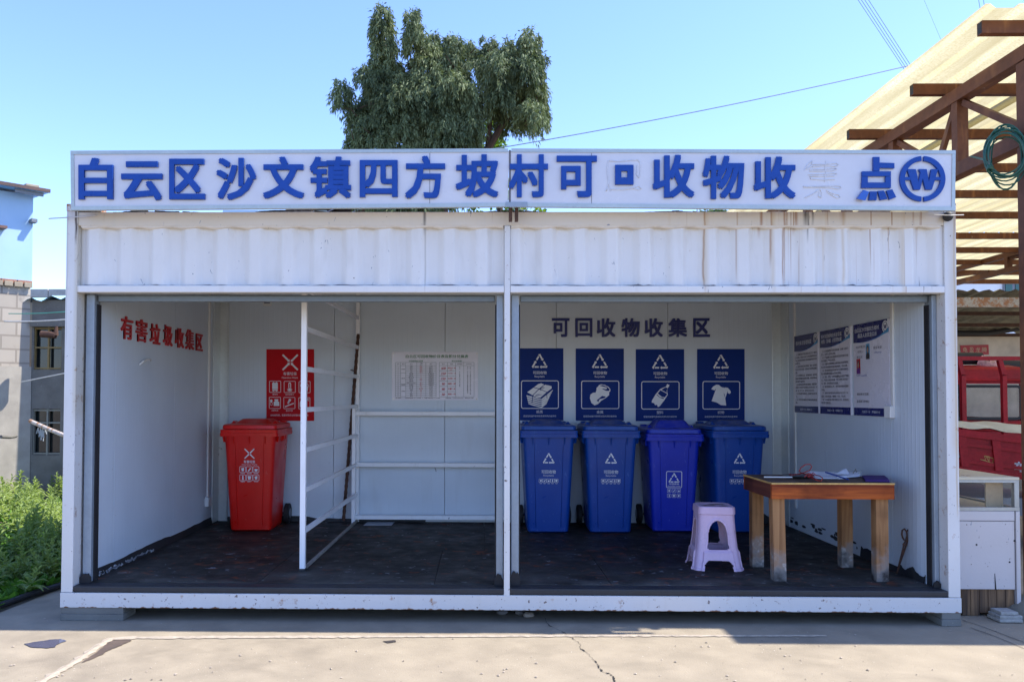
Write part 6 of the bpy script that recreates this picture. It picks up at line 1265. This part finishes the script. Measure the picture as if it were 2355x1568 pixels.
part('strap', MB().tube([a.lerp(b, .45) + Vector((.0, -.08 * math.cos(t), .09 * math.sin(t))) for t in [k * .63 for k in range(11)]], .012, 6), BLK, rt); part('roll', MB().tube([at(2290, 840, Y=YC + .35), at(2380, 843, Y=YC + .35)], .07, 12), BLK, rt, smooth=True)

# ================================================================ GLASS COUNTER BESIDE THE SHELTER
YK = .24; kx0, kx1 = 3.07, at(2346, 1200, Y=YK).x; kd = 1.55; Zk = lambda v: at(2275, v, Y=YK).z
WCAB = paint('cabinet_white', (.53, .50, .50), rust=.72, chips=.70); ct = thing('display_counter', 'old white display counter with glass top case right of the shelter', 'counter', ((kx0 + kx1) / 2, YK + kd / 2, 0))
GL = glass_mat('case_glass', (.5, .55, .53), .04, .03); zt0, zg0, zg1, zp0_, zp1_, zw = Zk(1097), Zk(1108), Zk(1166), Zk(1200), Zk(1355), 0
part('top', MB().bbox((kx0, YK, Zk(1103)), (kx1, YK + kd, zt0), .003), M('top_cream', (.56, .50, .36), .35, 0, .06), ct)
m = MB(); m.box((kx0, YK + .002, zg0 - .004), (kx1 - .002, YK + .03, Zk(1103) - .001)); m.box((kx1 - .034, YK + .003, zg1), (kx1 - .002, YK + .04, zg0 - .005)); m.box((kx0, YK + .002, Zk(1174)), (kx1, YK + .03, zg1 - .001)); m.box((kx1 - .03, YK + kd - .03, zg1), (kx1, YK + kd, zg0)); m.box((kx1 - .02, YK + .041, zg1 - .03), (kx1, YK + kd - .031, zg1)); part('frame', m, M('counter_alu', (.34, .36, .36), .35, .5, .12), ct)
part('front_glass', MB().box((kx0, YK + .012, zg1), (kx1 - .046, YK + .017, zg0 - .005)), GL, ct); part('side_glass', MB().box((kx1 - .014, YK + .042, zg1 + .001), (kx1 - .009, YK + kd - .032, zg0)), GL, ct)
part('inner_shelf', MB().box((kx0, YK + .045, zg1 - .03), (kx1 - .03, YK + kd - .04, zg1 - .012)), M('shelf_cream', (.50, .42, .28), .5, 0, .1), ct)
xm = at(2267, 1130, Y=YK + .10).x; part('inner_board', MB().bbox((xm, YK + .10, zg1 - .011), (kx1 - .05, YK + .115, zg0 - .006), .003), M('hardboard', (.42, .31, .17), .6, 0, .12), ct); part('inner_box', MB().bbox((kx0 + .05, YK + .7, zg1 - .011), (xm + .05, YK + .9, zg1 + .10), .003), M('dark_card', (.05, .045, .04), .7, 0, .3), ct)
part('front_rail', MB().bbox((kx0, YK + .004, Zk(1197)), (kx1 - .035, YK + .03, Zk(1175)), .002), WCAB, ct); pn = part('front_panel', MB().bbox((kx0, YK + .008, zp1_), (kx1 - .035, YK + .03, Zk(1198.5)), .002), WCAB, ct)
m = MB()
for u, v in ((2246, 1252), (2333, 1243), (2322, 1292)): q = at(u, v, Y=YK + .007); m.tube([q, q + Vector((0, .004, 0))], .007, 8)
for v0_, v1_ in ((1318, 1356),): m.prism([at(2287, v0_, Y=YK + .0075), at(2288.5, v0_, Y=YK + .0075), at(2292, v1_, Y=YK + .0075), at(2288, v1_, Y=YK + .0075)], (0, .002, 0))
m.build('hole', BLK, pn)
part('corner_strip', MB().bbox((kx1 - .028, YK, .03), (kx1, YK + .03, Zk(1175)), .002), WCAB, ct); part('side_panel', MB().box((kx1 - .026, YK + .031, .03), (kx1 - .004, YK + kd, zg1 - .031)), WCAB, ct); part('back_panel', MB().box((kx0, YK + kd - .025, .03), (kx1 - .027, YK + kd - .002, zg1 - .031)), WCAB, ct)
m = MB(); n = 8
for i in range(n): a = kx0 + (kx1 - .035 - kx0) * i / n; m.box((a + .002, YK + .02, .004 + .02 * (i % 3 == 1)), (a + (kx1 - .035 - kx0) / n - .002, YK + .036, zp1_ - .001))
part('wood_base', m, wood_mat('rotten_wood', (.28, .17, .09), (.06, .04, .03), 2), ct)
rr = random.Random(9)
for k in range(1):
    m = MB()
    for j in range(3):
        z = .005 + j * .022; o = [at(2287, 1400, Y=YK - .10).x + rr.uniform(-.02, .02), at(2342, 1400, Y=YK - .10).x + rr.uniform(-.02, .01)]; m.bbox((o[0] + .02 * j, YK - .16 + .01 * j, z), (o[1] - .01 * j, YK - .02, z + .0215), .005)
    tag(m.build('foam_scrap', M('foam_white', (.34, .33, .30), .9, 0, .25, 30)), 'broken white foam slabs on the ground at the counter foot', 'foam')
